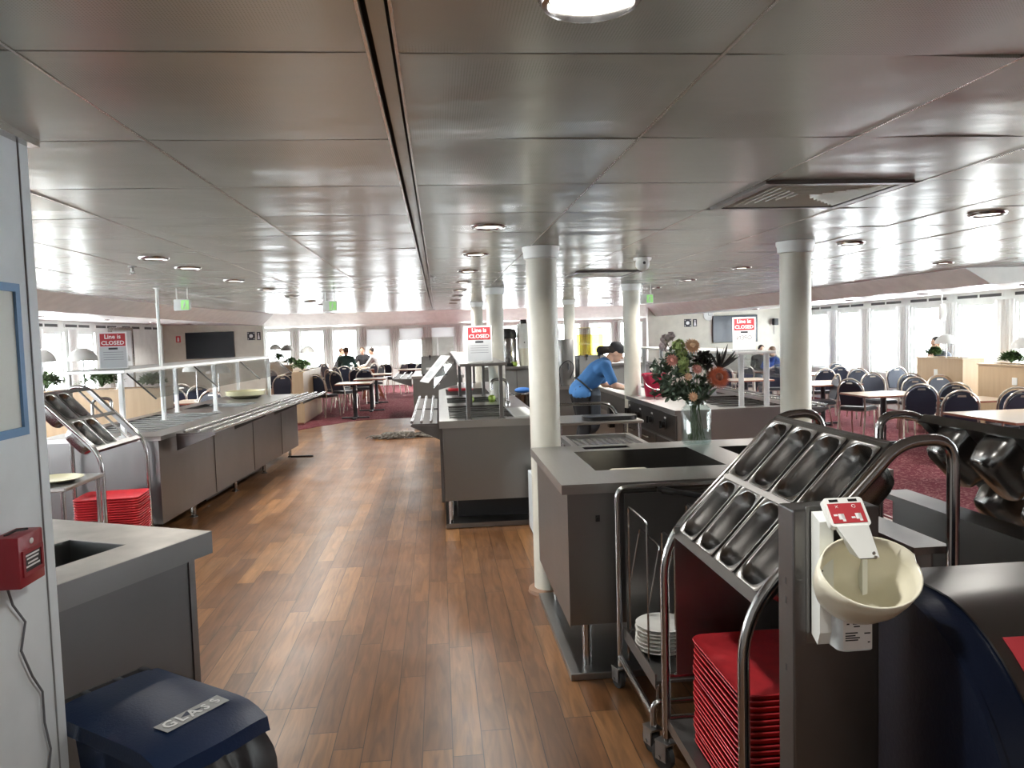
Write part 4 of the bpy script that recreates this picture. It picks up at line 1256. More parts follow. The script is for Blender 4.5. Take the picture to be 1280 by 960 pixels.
# ---------------- cutlery and tray carts
PW, PL_ = .138, .232
ROWNAME = ('lower', 'upper')
def cutlery_cart(root, tint='steel_dark', L=.70, filled=None, pan_label=None, group=None, tubes='chrome', z0=.885, ang=47, depth=.56, legb=.56, arch=True, panels=True):
    T = M.Translation((0.0, 0, z0)) @ M.Rotation(-R(ang), 4, 'Y')      # local slope frame: a up the slope, y along
    S_ = .565
    m = MB(T)
    holes = []
    pitch = L / 4
    for r_ in range(2):
        for k in range(4):
            a = .02 + r_ * .272 + .008; y = pitch * k + pitch / 2
            holes.append((a, a + PL_ + .012, y - PW / 2 - .004, y + PW / 2 + .004))
    m.slab(0, S_, 0, L, -.006, 0, holes)
    m.box(-.006, .002, 0, L, -.035, .002); m.box(S_ - .002, S_ + .006, 0, L, -.035, .002); m.box(0, S_, -.004, .002, -.035, .002); m.box(0, S_, L - .002, L + .004, -.035, .002)
    m.box(.274, .290, 0, L, -.002, .006)
    m.build('rack', 'steel', root, smooth=0)
    ca, sa = math.cos(R(ang)), math.sin(R(ang))
    for y in (-.014, L + .014):
        top = .50 + (.10 if arch else 0)
        p0 = V((-.035, y, .13)); p1 = V((-.035, y, z0 - .03)); p2 = V((ca * (S_ + .03), y, z0 + sa * (S_ + .03) - .02)); p3 = V((legb, y, z0 + sa * S_ - .02)); p4 = V((legb, y, .13))
        path = fillet([p0, p1, V((ca * S_ * .85, y, z0 + sa * S_ * .85 - .02)), p2, V((legb, y, z0 + sa * (S_ + .015))), p4 + V((0, 0, .7)), p4], .13, 7)
        m = MB(); m.tube(path, .0165, 12); o = m.build('side_frame', tubes, root)
    m = MB(); m.tube([(legb, -.014, .18), (legb, L + .014, .18)], .012, 10); m.tube([(legb - .2, L + .014, .36), (-.03, L + .014, .36)], .012, 10); m.tube([(-.035, L + .014, .20), (legb, L + .014, .20)], .012, 10); m.tube([(-.035, -.014, .20), (legb, -.014, .20)], .012, 10)
    m.build('cross_rail', tubes, root)
    m = MB(); m.slab(-.03, legb, 0, L, .19, .20); m.box(-.035, -.028, 0, L, .165, .205); m.build('shelf', 'steel_dark', root, smooth=0)
    if panels: m = MB(); m.box(.0, legb - .04, L - .006, L, .37, z0 + .03); m.build('end_panel', tint, root, smooth=0)
    if panels: m = MB(); m.box(legb - .04, legb - .034, .02, L - .02, .30, .98); m.box(legb - .09, legb + .02, .02, L - .02, .98, 1.0); m.build('back_panel', tint, root, smooth=0)
    for x in (-.035, legb):
        for y in (-.014, L + .014): caster(root, x, y, .05, 0, .14, .5)
    bpy.context.view_layer.update()
    W_ = M.LocRotScale(root.location, root.rotation_euler, root.scale)
    first = None
    for r_ in range(2):
        for k in range(4):
            if filled and (r_, k) not in filled: continue
            a = .02 + r_ * .272 + .014 + PL_ / 2; y = pitch * k + pitch / 2
            if first is None:
                m = MB(M.Rotation(0, 4, 'Z')); pan_mesh(m, PL_, PW, .125, .052, .010)
                o = m.build('cutlery_pan', 'pan', smooth=50); first = o
            else:
                o = first.copy(); C.objects.link(o)
            o.matrix_world = W_ @ T @ M.Translation((a, y, .001))
            tag(o, pan_label(r_, k), 'pan', group)
def tray_stack(T, n, z, w, l, label, top_label, group, rz=0.0, mat='red', step=.0185):
    rgt = random.Random(n)
    o0 = None
    for i in range(n):
        if o0 is None:
            m = MB()
            A = [(p, 0) for p in (rrect(w - .04, l - .04, .03),)]
            loops = [(rrect(w - .05, l - .05, .03), .000), (rrect(w - .04, l - .04, .03), .0), (rrect(w, l, .05), .022), (rrect(w - .004, l - .004, .048), .025), (rrect(w - .012, l - .012, .046), .022), (rrect(w - .05, l - .05, .03), .004)]
            rings = [[m.v((x, y, zz)) for x, y in lp] for lp, zz in loops]
            for Aa, B in zip(rings, rings[1:]):
                for k in range(len(Aa)): m.face([Aa[k], Aa[(k + 1) % len(Aa)], B[(k + 1) % len(Aa)], B[k]])
            m.face(rings[0][::-1]); m.face(rings[-1])
            o = o0 = m.build('cafeteria_tray', mat, smooth=50)
        else:
            o = o0.copy(); C.objects.link(o)
        o.location = V(T) + V((rgt.uniform(-.003, .003), rgt.uniform(-.003, .003), z + i * step)); o.rotation_euler = (0, 0, rz + rgt.uniform(-.006, .006))
        tag(o, top_label if i == n - 1 else label, 'tray', None if i == n - 1 else group)
NTH = ('nearest the viewer', 'second nearest', 'second farthest', 'farthest')
cart = thing('cutlery_cart', 'stainless cart with tilted cutlery pans and red trays, right foreground behind the dispenser post', 'cart', (.82, 1.96, 0))
cutlery_cart(cart, pan_label=lambda r, k: 'steel cutlery pan %s, %s row of the right foreground cart' % (NTH[k], ROWNAME[r]))
tray_stack((1.00, 2.28, 0), 20, .2005, .36, .46, 'red tray below the top one in the stack under the right foreground cart', 'topmost red cafeteria tray of the stack under the right foreground cart', 'red trays under the right foreground cart')
cart2 = thing('cutlery_cart', 'second cutlery cart at the right edge, seen from behind with pan undersides showing', 'cart', (2.20, 2.72, 0), PI)
cutlery_cart(cart2, pan_label=lambda r, k: 'underside of cutlery pan %s, %s row of the right edge cart' % (NTH[3 - k], ROWNAME[r]), L=.92, z0=.86)
cart3 = thing('cutlery_cart', 'cutlery cart left of the left serving counter, half its slots empty, red trays beneath', 'cart', (-2.42, 6.42, 0), PI - .06)
cutlery_cart(cart3, panels=False, filled={(0, 3), (0, 2), (1, 3), (1, 2)}, pan_label=lambda r, k: 'dark steel cutlery pan in the %s row of the left cart, %s of its pair' % (ROWNAME[r], 'nearer' if k == 3 else 'farther'))
tray_stack((-2.50, 6.02, 0), 16, .2005, .46, .36, 'red tray below the top one in the stack under the left cart', 'topmost red cafeteria tray of the stack under the left cart', 'red trays under the left cart', .1)

# left plate table
lt = thing('plate_table', 'small steel table with white oval plate in front of the left cutlery cart', 'table', (-2.74, 4.92, 0), 0)
m = MB(); m.box(-.30, .42, 0, .55, .735, .76, .006); m.build('table_top', 'steel_top', lt, smooth=0)
for sx in (-.27, .39):
    for sy in (.03, .52): MB().tube([(sx, sy, 0), (sx, sy, .74)], .014, 10).build('leg', 'chrome', lt)
m = MB()
for i in range(15): m.tube([(-.28 + i * .048, .03, .36), (-.28 + i * .048, .52, .36)], .0035, 6)
m.tube([(-.28, .03, .36), (.40, .03, .36)], .006, 6); m.tube([(-.28, .52, .36), (.40, .52, .36)], .006, 6)
m.build('wire_shelf', 'chrome', lt)
m = MB(); m.lathe([(0, 0), (.10, 0), (.115, .006), (.165, .02), (.168, .024), (.16, .025), (.11, .010), (0, .009)], seg=40); o = m.build('plate', 'yplate', loc=(-2.50, 5.18, .761)); tag(o, 'large pale plate lying on the small steel table at left', 'plate')

# ---------------- hand sanitizer post
sp_ = thing('dispenser_post', 'dark grey steel post carrying the white hand sanitizer dispenser', 'post', (.685, 1.44, 0))
m = MB(); m.box(0, .180, .0, .07, .012, 1.258, .004); m.build('post_body', 'gunmetal', sp_, smooth=0)
m = MB(); m.box(-.08, .265, -.10, .17, 0, .012, .003); m.build('foot_plate', 'steel_dark', sp_, smooth=0)
for z in (1.10, 1.06, .92): MB().box(-.0008, .0, .03, .036, z, z + .014).build('slot_hole', 'seam', sp_, smooth=0)
dp = thing('sanitizer_dispenser', 'white hand sanitizer dispenser with red pictogram label and cream drip bowl', 'dispenser', (.757, 1.4385, 1.128))
dp.scale = (.88, .88, .88)
m = MB(); m.slab(-.052, .088, -.16, .155, -.004, -.0005); m.bm.transform(M.Rotation(PI / 2, 4, 'X')); m.build('back_plate', 'steel', dp, smooth=0)
m = MB(); m.prism([(-.004, -.135), (-.03, -.15), (-.042, -.12), (-.042, .13), (-.004, .145)], -.042, -.010, 'x'); m.build('side_cover', 'white', dp, smooth=20)
m = MB(); m.prism([(-.004, -.135), (-.040, -.12), (-.040, .10), (-.004, .13)], .058, .070, 'x'); m.build('side_cover', 'white', dp, smooth=20)
m = MB(); m.prism(rrect(.082, .062, .018), -.15, -.064, 'z'); m.bm.transform(M.Translation((.026, -.046, 0))); m.build('refill_bottle', 'wall', dp)
o = MB().box(-.008, .058, -.0785, -.0773, -.146, -.068).build('bottle_label', 'paper', dp, smooth=0)
m = MB()
for z, a, b_ in ((-.076, -.003, .025), (-.081, -.003, .018), (-.090, .0, .006), (-.090, .014, .032), (-.096, .016, .030), (-.110, -.003, .025), (-.116, -.003, .020), (-.121, -.003, .030), (-.126, -.003, .026), (-.112, .040, .054), (-.132, .048, .053)): m.box(a, b_, -.0791, -.0786, z, z + .0028)
m.build('label_print', 'ink', o, smooth=0)
# tilted head
TH = M.Translation((.014, -.050, .150)) @ M.Rotation(R(50), 4, 'X') @ M.Scale(.84, 4)
m = MB(TH); m.prism(rrect(.108, .082, .010), -.012, .006, 'z'); hd = m.build('dispenser_head', 'white', dp)
m = MB(TH); m.box(-.046, .046, -.032, .024, .006, .0072); lb = m.build('red_label', 'redpaper', hd, smooth=0)
m = MB(TH); m.box(-.038, -.014, .029, .036, .006, .007); m.box(.014, .038, .029, .036, .006, .007); m.build('dark_sensor', 'black', hd, smooth=0)
m = MB(TH)
z_ = .0074
for s_ in (-1, 1):
    cx = s_ * .023
    m.box(cx - .004, cx + .012, -.022, -.006, z_, z_ + .0004); m.box(cx + .004, cx + .012, -.028, -.006, z_, z_ + .0004)
    m.box(cx - .016, cx - .006, -.016 + s_ * -.004, -.011 + s_ * -.004, z_, z_ + .0004)
m.tube([TH.inverted() @ (TH @ V((-.027, .011, z_))), V((-.020, .018, z_))], .0007, 4); m.tube([V((-.020, .011, z_)), V((-.027, .018, z_))], .0007, 4)
m.tube([V((.023 + .0045 * math.cos(a * PI / 6), .0145 + .0045 * math.sin(a * PI / 6), z_)) for a in range(12)], .0007, 4, closed=True)
m.build('hand_pictogram', 'paper', lb, smooth=0)
m = MB(); 
P0 = [(-.022, -.045, .140), (.050, -.045, .140), (.050, -.078, .128), (-.022, -.078, .128)]
P1 = [(.004, -.085, .070), (.058, -.085, .070), (.055, -.112, .066), (.010, -.112, .066)]
A = [m.v(p) for p in P0]; B = [m.v(p) for p in P1]
m.face(A); m.face(B[::-1])
for k in range(4): m.face([A[k], A[(k + 1) % 4], B[(k + 1) % 4], B[k]])
m.build('spout', 'white', dp, smooth=20)
m = MB(); m.ball((.042, -.1125, .076), (.004, .002, .004)); m.box(.014, .050, -.111, -.088, .0635, .0658); m.build('spout_nozzle', 'steel_dark', dp)
# drip bowl: deep tilted oval bowl with thickness
TBW = M.Translation((.026, -.086, -.002)) @ M.Rotation(R(41), 4, 'X')
m = MB(TBW)
rings = []
for (k, z) in ((1.0, .062), (1.0, .062), (.985, .03), (.93, -.004), (.78, -.038), (.50, -.058), (.2, -.064)):
    rings.append([m.v((.108 * k * math.cos(t * PI / 20), (.088 * k * math.sin(t * PI / 20)) * (1.0 if math.sin(t * PI / 20) < 0 else .86), z + (.012 if math.sin(t * PI / 20) > .3 and z > .05 else 0))) for t in range(40)])
for A, B in zip(rings[1:], rings[2:]):
    for k in range(40): m.face([A[k], A[(k + 1) % 40], B[(k + 1) % 40], B[k]])
m.face(rings[-1]); 
for v_ in rings[0]: m.bm.verts.remove(v_)
m.build('drip_bowl', 'bowl', dp, smooth=70, solid=.004)
m = MB()
for p in ((-.05, -.07, .03), (.08, -.15, -.03)): m.ball(p, .0018, 8, 6)
m.build('bowl_screw', 'black', dp)

# ---------------- waste bin with curved steel front, right edge
wb = thing('waste_bin', 'navy waste bin with curved stainless lid and red label at the lower right corner', 'bin', (0.93, 1.18, 0))
YB, YF, ZTOP = .44, 0.0, 1.065
prof = [(YB, 0.02), (YB, ZTOP)]
for i in range(15):
    t = PI / 2 * i / 14
    prof.append((.30 - .36 * math.sin(t), ZTOP - .46 + .46 * math.cos(t)))
prof += [(-.06, .52), (-.045, .50), (-.045, .02)]
m = MB(); m.prism(prof, 0.0, .012, 'x'); m.build('side_panel', 'navy', wb, smooth=30)
m = MB(); m.prism(prof, .488, .50, 'x'); m.build('side_panel', 'navy', wb, smooth=30)
inner = [(YB - .004, .02), (YB - .004, ZTOP - .006)]
for i in range(15):
    t = PI / 2 * i / 14
    inner.append((.30 - .352 * math.sin(t), ZTOP - .008 - .452 + .452 * math.cos(t)))
inner += [(-.052, .53), (-.035, .51), (-.035, .02)]
m = MB(); m.prism(inner, .0125, .4875, 'x'); m.build('bin_body', 'navy', wb, smooth=30)
# steel lid skin
m = MB(); o_, i_ = [], []
for i in range(13):
    t = PI / 2 * i / 14
    o_.append((.30 - .358 * math.sin(t), ZTOP - .456 + .458 * math.cos(t) - .001)); 
o_ = [(YB, ZTOP + .001)] + o_
i_ = [(y + .004, z - .004) for y, z in o_]
m.prism(o_ + i_[::-1], .085, .486, 'x'); m.build('curved_lid', 'steel', wb, smooth=30)
m = MB(); t0, t1 = PI / 2 * 4.0 / 14, PI / 2 * 8.5 / 14
q = [(.30 - .3605 * math.sin(t0 + (t1 - t0) * i / 6), ZTOP - .456 + .4605 * math.cos(t0 + (t1 - t0) * i / 6)) for i in range(7)]
m.prism(q + [(y + .001, z - .001) for y, z in q[::-1]], .11, .42, 'x'); lab = m.build('red_label', 'redpaper', wb, smooth=30)
tm = (t0 + t1) / 2 - .12
ang_ = math.atan2(.36 * math.cos(tm), .46 * math.sin(tm))
text('9', .06, 'paper', lab, M.Translation((.155, .30 - .3625 * math.sin(tm), ZTOP - .456 + .4625 * math.cos(tm))) @ M.Rotation(math.atan2(.46 * math.sin(tm), .36 * math.cos(tm)), 4, 'X'), 'label_lettering', ext=.0004)
m = MB(); m.box(-.004, .0, .12, .20, .46, .50, .001); m.box(-.004, 0, -.02, .06, .30, .62, .001); m.build('side_ledge', 'black', wb, smooth=0)
m = MB(); m.box(.03, .47, -.055, -.046, .06, .48, .003); m.build('front_door', 'black', wb, smooth=0)

# ---------------- left foreground counter (turned 27 degrees)
A_ = V((-.90, 3.02)); ax = V((-.43, -.90)).normalized(); ay = V((-.90, .43)).normalized()   # along front edge, away from aisle
fc = thing('waste_counter', 'left foreground steel counter with pale worn top and rectangular waste opening', 'counter', (A_.x, A_.y, 0), math.atan2(ax.y, ax.x))
# local x runs along the front edge toward the camera, local y = left of it (toward -ay) so use -y for depth
hole = [(.24, .86, -.45, -.17)]
m = MB(); m.slab(-.0, 1.02, -.95, 0.0, .865, .90, hole); m.build('worktop', 'worn', fc, smooth=0)
m = MB(); m.slab(.05, 1.0, -.92, -.05, .02, .864, [(.23, .87, -.46, -.16)]); m.build('body', 'gunmetal', fc, smooth=0)
m = MB(); m.box(0.0, 1.02, -.004, .004, .815, .899); m.box(-.004, .004, -.95, 0, .815, .899); m.build('edge_band', 'steel', fc, smooth=0)
m = MB(); m.box(.045, .075, -.06, -.045, .02, .864); m.build('corner_post', 'steel', fc, smooth=0)
m = MB(); m.well(*hole[0], .8995, .6); m.build('waste_chute', 'steel_dark', fc, smooth=0)
m = MB(); m.box(.07, .98, -.90, -.08, 0, .02); m.build('plinth', 'black', fc, smooth=0)

# ---------------- blue wheelie bin
bb = thing('wheelie_bin', 'dark blue wheelie bin with taped GLASS label on its lid, lower left', 'bin', (-.598, 2.007, 0), R(53))
# local: x right (seen from its front), y back toward the hinge, z up
hw, dp_ = .165, .52
m = MB()
P0 = [(-.11, .08), (.11, .08), (.11, .42), (-.11, .42)]; P1 = [(-hw + .03, .035), (hw - .03, .035), (hw - .03, .48), (-hw + .03, .48)]
A = [m.v((*p, .04)) for p in P0]; B = [m.v((*p, .575)) for p in P1]
m.face(A[::-1]); m.face(B)
for k in range(4): m.face([A[k], A[(k + 1) % 4], B[(k + 1) % 4], B[k]])
bmesh.ops.bevel(m.bm, geom=list(m.bm.edges), offset=.02, segments=2, affect='EDGES')
m.build('bin_body', 'bluelid', bb)
m = MB(); NX, NY = 10, 12
g1, g2 = [], []
for j in range(NY + 1):
    w = j / NY; y = w * dp_
    r1, r2 = [], []
    for i in range(NX + 1):
        u = i / NX * 2 - 1
        x = hw * u
        z = .620 - .035 * max(0, (.25 - w) / .25) ** 2 - .012 * abs(u) ** 4 + .012 * (1 - u * u) * math.sin(PI * w)
        yy = y + .02 * (u * u) * (1 - w) ** 4
        r1.append(m.v((x, yy, z))); r2.append(m.v((x * .97, yy + .008 * (1 - 2 * w), z - .016)))
    g1.append(r1); g2.append(r2)
for j in range(NY):
    for i in range(NX):
        m.face([g1[j][i], g1[j][i + 1], g1[j + 1][i + 1], g1[j + 1][i]]); m.face([g2[j + 1][i], g2[j + 1][i + 1], g2[j][i + 1], g2[j][i]])
def rim(g): return g[0] + [r[-1] for r in g[1:]] + g[-1][-2::-1] + [r[0] for r in g[-2:0:-1]]
ra, rb = rim(g1), rim(g2)
sk = [m.bm.verts.new(v.co + V((v.co.x * .02, (v.co.y - .26) * .02, -.04))) for v in ra]
for k in range(len(ra)):
    q = (k + 1) % len(ra); m.face([ra[k], ra[q], sk[q], sk[k]]); m.face([sk[k], sk[q], rb[q], rb[k]])
lid = m.build('lid', 'bluelid', bb, smooth=35)
m = MB(); m.tube([(-hw * .8, dp_ + .035, .600), (hw * .8, dp_ + .035, .600)], .014, 10)
for x in (-hw * .8, -.05, .05, hw * .8): m.box(x - .012, x + .012, dp_ - .01, dp_ + .04, .585, .615, .003)
m.build('hinge_bar', 'black', bb)  # black puts the dark of the open hinge gap into the bar's colour
for x in (-.11, .11):
    m = MB(); m.lathe([(0, -.02), (.09, -.02), (.095, 0), (.09, .02), (0, .02)], (x + (.02 if x > 0 else -.02),   .40, .095), 24, M.Rotation(PI / 2, 4, 'Y')); m.build('wheel', 'rubber', bb)
# tape label with hand lettering, following the lid
m = MB(M.Translation((.005, .125, 0)) @ M.Rotation(R(2), 4, 'Z'))
pts = []
for i in range(13):
    x = -.10 + .20 * i / 12
    pts.append((m.v((x + (.004 if i == 0 else 0), -.026, .6255)), m.v((x, .026, .6290))))
for a, b_ in zip(pts, pts[1:]): m.face([a[0], b_[0], b_[1], a[1]])
tp = m.build('tape_label', 'tape', lid, smooth=0, solid=.001)
rgl = random.Random(5)
for i, ch in enumerate('GLASS'):
    text(ch, .048 if i < 3 else .040, 'paper', tp, M.Translation((-.065 + i * .036, .123 + rgl.uniform(-.003, .003) + (.003 if i > 2 else 0), .6292)) @ M.Rotation(R(3.8), 4, 'X') @ M.Rotation(rgl.uniform(-.12, .12) + (.35 if i == 4 else 0), 4, 'Z'), 'hand_lettering', bold=True)
# black bag hanging out at the front corner
m = MB(); rgb = random.Random(9)
nu, nv = 26, 9
rows = []
for j in range(nv + 1):
    w = j / nv; row = []
    for i in range(nu + 1):
        u = i / nu
        ang2 = -.3 + 1.9 * u
        cx = -.08 + .22 * min(1, u * 1.6); cy = .02 + .36 * max(0, (u - .62) / .38)
        out = -.012 + .052 * min(1, w * 2.5) + .012 * math.sin(w * PI) + .016 * math.sin(u * 31 + w * 3) * w + rgb.uniform(-.006, .006) * w
        nxv = V((0, -1, 0)).lerp(V((1, 0, 0)), max(0, min(1, (u - .5) / .2)))
        p = V((cx, cy, .585 - .24 * w * (1 - .25 * math.sin(u * 9)))) + nxv * out
        row.append(m.v(p))
    rows.append(row)
for j in range(nv):
    for i in range(nu): m.face([rows[j][i], rows[j][i + 1], rows[j + 1][i + 1], rows[j + 1][i]])
tag(m.build('bin_bag', 'black', bb, smooth=25, solid=.002), None, None)

# ---------------- on the galley wall
wf = thing('notice_frame', 'pale notice board with blue frame on the left wall panel', 'board', (-1.0295, 1.70, 1.595))
m = MB(YZ(0)); m.slab(-.30, .30, -.185, .185, .0005, .012, [(-.28, .28, -.165, .165)]); m.build('blue_frame', 'bluefr', wf, smooth=0)
m = MB(YZ(0)); m.box(-.28, .28, -.165, .165, .0005, .005); m.build('board_panel', 'board', wf, smooth=0)
cp = thing('call_point', 'dark red emergency call point box on the left wall with dangling cord below', 'alarm box', (-1.0295, 1.875, 1.132))
m = MB(YZ(0)); m.box(-.055, .055, -.060, .060, .0005, .062, .004); m.build('box_body', 'redbox', cp)
m = MB(YZ(0)); m.slab(-.045, .045, -.035, .025, .062, .066, [(-.036, .036, -.026, .016)]); m.build('window_surround', 'redbox', cp, smooth=0)
m = MB(YZ(0)); m.box(-.036, .036, -.026, .016, .0622, .0632); o = m.build('dark_window', 'black', cp, smooth=0)
m = MB(YZ(0))
for z, a in ((.008, .030), (.000, .026), (-.010, .022), (-.018, .030)): m.box(-a, a, z, z + .004, .0633, .0637)
m.build('white_print', 'paper', o, smooth=0)
m = MB(YZ(0)); m.ball((0, .040, .063), (.009, .007, .002)); m.build('white_emblem', 'paper', cp)
m = MB(YZ(0)); m.tube([(-.03, .060, .02), (.0, .066, .03), (.03, .062, .04)], .003, 6); m.build('tether', 'black', cp)
m = MB(); m.tube([(-1.025, 1.865, 1.075), (-1.018, 1.875, 1.02), (-1.022, 1.93, .96), (-1.02, 1.90, .90), (-1.02, 1.94, .82), (-1.022, 1.985, .76), (-1.022, 1.985, .68), (-1.022, 2.005, .60), (-1.022, 1.985, .54), (-1.022, 1.975, .40), (-1.022, 1.98, .05)], .0028, 6)
tag(m.build('cord', 'greyink', smooth=60), 'thin grey cord hanging down the left wall under the red call point', 'cord')


# ================================================================== DINING ROOM
def make_chair():
    root = bpy.data.objects.new('dining_chair', None); C.objects.link(root); root.empty_display_size = .1
    m = MB(); m.prism(rrect(.43, .42, .07, 4), .425, .48, 'z'); bmesh.ops.bevel(m.bm, geom=[e for e in m.bm.edges if abs(e.verts[0].co.z - e.verts[1].co.z) < 1e-5 and e.verts[0].co.z > .45], offset=.014, segments=2, affect='EDGES')
    m.build('seat', 'fabricdk', root)
    def bk(z): return -.20 - (z - .45) * .20           # the back leans
    def outline(w, z0, z1, n=14):
        zz = z1 - w
        return [(-w * .94, z0), (w * .94, z0)] + [(w * math.cos(PI * i / n), zz + w * math.sin(PI * i / n)) for i in range(n + 1)]
    o_ = outline(.182, .50, .885)
    m = MB(); A = [m.v((x, bk(z) + .022, z)) for x, z in o_]; B = [m.v((x, bk(z) - .016, z)) for x, z in o_]
    fa, fb = m.face(A[::-1]), m.face(B)
    for k in range(len(A)): m.face([A[k], A[(k + 1) % len(A)], B[(k + 1) % len(A)], B[k]])
    bmesh.ops.bevel(m.bm, geom=list(fa.edges) + list(fb.edges), offset=.01, segments=2, affect='EDGES')
    bo = m.build('backrest', 'fabric', root)
    m = MB(); m.prism([(-.05, .838), (.05, .838), (.042, .862), (-.042, .862)], bk(.85) - .019, bk(.85) + .027, 'y'); m.build('handle_slot', 'champagne', bo, smooth=0)
    fr = [(-.20, bk(.47), .47), (-.203, bk(.70), .70)] + [(.203 * math.cos(PI - PI * i / 12), bk(.70 + .203 * math.sin(PI * i / 12)), .715 + .203 * math.sin(PI * i / 12)) for i in range(1, 12)] + [(.203, bk(.70), .70), (.20, bk(.47), .47)]
    m = MB(); m.tube(fr, .0125, 6); m.build('back_frame', 'champagne', root)
    m = MB(); m.tube([(-.19, -.18, .42), (-.19, .17, .42), (.19, .17, .42), (.19, -.18, .42)], .011, 6, closed=True); m.build('seat_frame', 'champagne', root)
    for s in (-1, 1):
        m = MB(); m.tube([(s * .20, bk(.47), .48), (s * .20, -.20, .40), (s * .205, -.27, .0)], .0125, 6); m.build('leg', 'champagne', root)
        m = MB(); m.tube([(s * .19, .16, .43), (s * .20, .20, .38), (s * .205, .235, .0)], .0125, 6); m.build('leg', 'champagne', root)
    return root
chair0 = make_chair(); used = [False]
def chair(x, y, rz, label, group=None, z=None):
    z = gz(x) + .006 if z is None else z
    if not used[0]:
        used[0] = True; r = chair0; r.location = (x, y, z); r.rotation_euler = (0, 0, R(rz)); r['label'] = label; r['group'] = group or ''
    else: r = dup(chair0, (x, y, z), R(rz), label, group)
    r['category'] = 'chair'
    if group: r['group'] = group
    elif 'group' in r: del r['group']
    return r
TAKEN = [(-3.7, 12.3), (-3.45, 12.3), (7.1, 17.35), (-2.62, 23.3), (-2.62, 23.9), (-2.62, 24.5), (-2.62, 25.1), (-4.42, 21.2), (-4.42, 21.8), (-4.42, 22.5), (-3.61, 18.8), (-3.61, 19.5), (-3.61, 20.0), (7.65, 18.5), (7.6, 18.1), (7.75, 17.3), (7.3, 17.3), (8.67, 13.1), (8.3, 13.1), (-1.84, 21.3), (-3.25, 25.0), (-2.8, 22.7), (-2.5, 25.7), (-2.0, 24.2)]
def free_y(x, y, y0, y1):
    for k in range(40):
        for s_ in (1, -1):
            yy = y + s_ * k * .15
            if y0 <= yy <= y1 and all(math.hypot(x * yy / y - a, yy - b_) > .66 for a, b_ in TAKEN): return yy
    return None
def chair_px(u, v, rz, label, group=None, low=None, Y=None, crowd=None):
    zt = .905
    if low is None: low = u > 850
    p = siteY(u, v, Y) if Y else site(u, v, zt + (RZ if low else 0))
    a = R(rz); back = .285
    x, y = p.x - math.sin(a) * back, p.y + math.cos(a) * back
    if crowd:
        q = free_y(x, y, *crowd)
        if q is None: return None
        x, y = x * q / y, q
    if x > RX - .35 or y > FY - .6: return None
    TAKEN.append((x, y))
    return chair(x, y, rz, label, group, (RZ if low else 0) + .006)
NAVY = 'navy arched banquet chair'
GR = 'banquet chairs in the right dining area'
right = [
 (1047, 469, 80, NAVY + ', seen from the side left of the first right table'),
 (1062, 475, -55, NAVY + ', seat turned toward the table, second chair right of the right column'),
 (1090, 467, 175, NAVY + ', facing the viewer on the far side of the first right table'),
 (1152, 482, -25, NAVY + ', large and turned away, in front of the first right table'),
 (1195, 480, -35, NAVY + ', behind the lower chair at the nearest right table'),
 (1202, 490, -20, NAVY + ', lowest and nearest, left of the nearest right table'),
 (1138, 468, 165, NAVY + ', mostly hidden behind the first right table'),
 (1143, 473, 170, NAVY + ', half hidden by the large turned away chair'),
 (1174, 470, 170, NAVY + ', facing us in front of the wooden planter with the outlet'),
 (1197, 465, 175, NAVY + ', rightmost in front of the nearer wooden planter'),
 (1272, 479, -20, NAVY + ', farther of two at the right edge of the photo'),
 (1281, 490, -15, NAVY + ', nearer of two at the right edge of the photo'),
]
for u, v, rz, lab in right: chair_px(u, v, rz, lab, Y=8.75 if u == 1272 else None)
row2 = [(1120, 459, 175), (1099, 458, 180), (1072, 462, 170), (1050, 459, -10), (1032, 462, -5), (1135, 456, 190)]
for i, (u, v, rz) in enumerate(row2): chair_px(u, v, rz, crowd=(9, 18.5), label='banquet chair, %s from left in the row behind the first right table' % ('fifth', 'fourth', 'third', 'second', 'first', 'sixth')[i])
row3 = [(1024, 448, 10), (1046, 454, 170), (1072, 452, 0), (1034, 437, 80), (1049, 440, 75), (1082, 440, 180), (1114, 445, 80), (1124, 440, 85), (1145, 443, 180)]
for u, v, rz in row3: chair_px(u, v, rz, 'small banquet chair in the crowded rows near the right windows', 'banquet chairs near the right windows', crowd=(9, 18.6))
for u, v, rz, lab in ((932, 457, 0, NAVY + ', seen through the hot counter guard under the closed sign'), (967, 460, -10, NAVY + ', just left of the right column, behind the guard glass'), (972, 452, 10, 'banquet chair half hidden by the right column, behind the others'), (808, 448, 10, 'black banquet chair just right of the white column beside the worker'), (826, 449, 10, 'black banquet chair behind the flowers, second right of the white column'), (905, 455, 0, 'banquet chair behind the orange protea flower')):
    chair_px(u, v, rz, lab, low=True, Y=min(site(u, v, .785).y, 16.8), crowd=(11, 18))
def rtable(x, y, w, l, label, z0=0.0, cat='table', h=.735, group=None):
    e = thing('dining_table', label, cat, (x, y, z0), 0, group)
    m = MB(); m.box(-w / 2, w / 2, -l / 2, l / 2, h - .028, h, .004); m.build('tabletop', 'tabletop', e, smooth=0)
    m = MB(); m.slab(-w / 2 - .004, w / 2 + .004, -l / 2 - .004, l / 2 + .004, h - .026, h - .004, [(-w / 2, w / 2, -l / 2, l / 2)]); m.build('edge_band', 'darkwood', e, smooth=0)
    m = MB(); m.tube([(0, 0, .03), (0, 0, h - .028)], .04, 14); m.build('pedestal', 'fabricdk', e)
    m = MB(); m.box(-.28, .28, -.035, .035, 0, .03, .006); m.box(-.035, .035, -.28, .28, 0, .03, .006); m.build('base', 'fabricdk', e, smooth=0)
    return e
rz_ = RZ + .006
rtable(6.40, 10.56, .90, .78, 'pale wooden table in the middle of the right dining area among navy chairs', rz_)
rtable(6.12, 7.52, 1.05, 1.10, 'nearest pale wooden table at the right edge, corner toward the viewer', rz_)
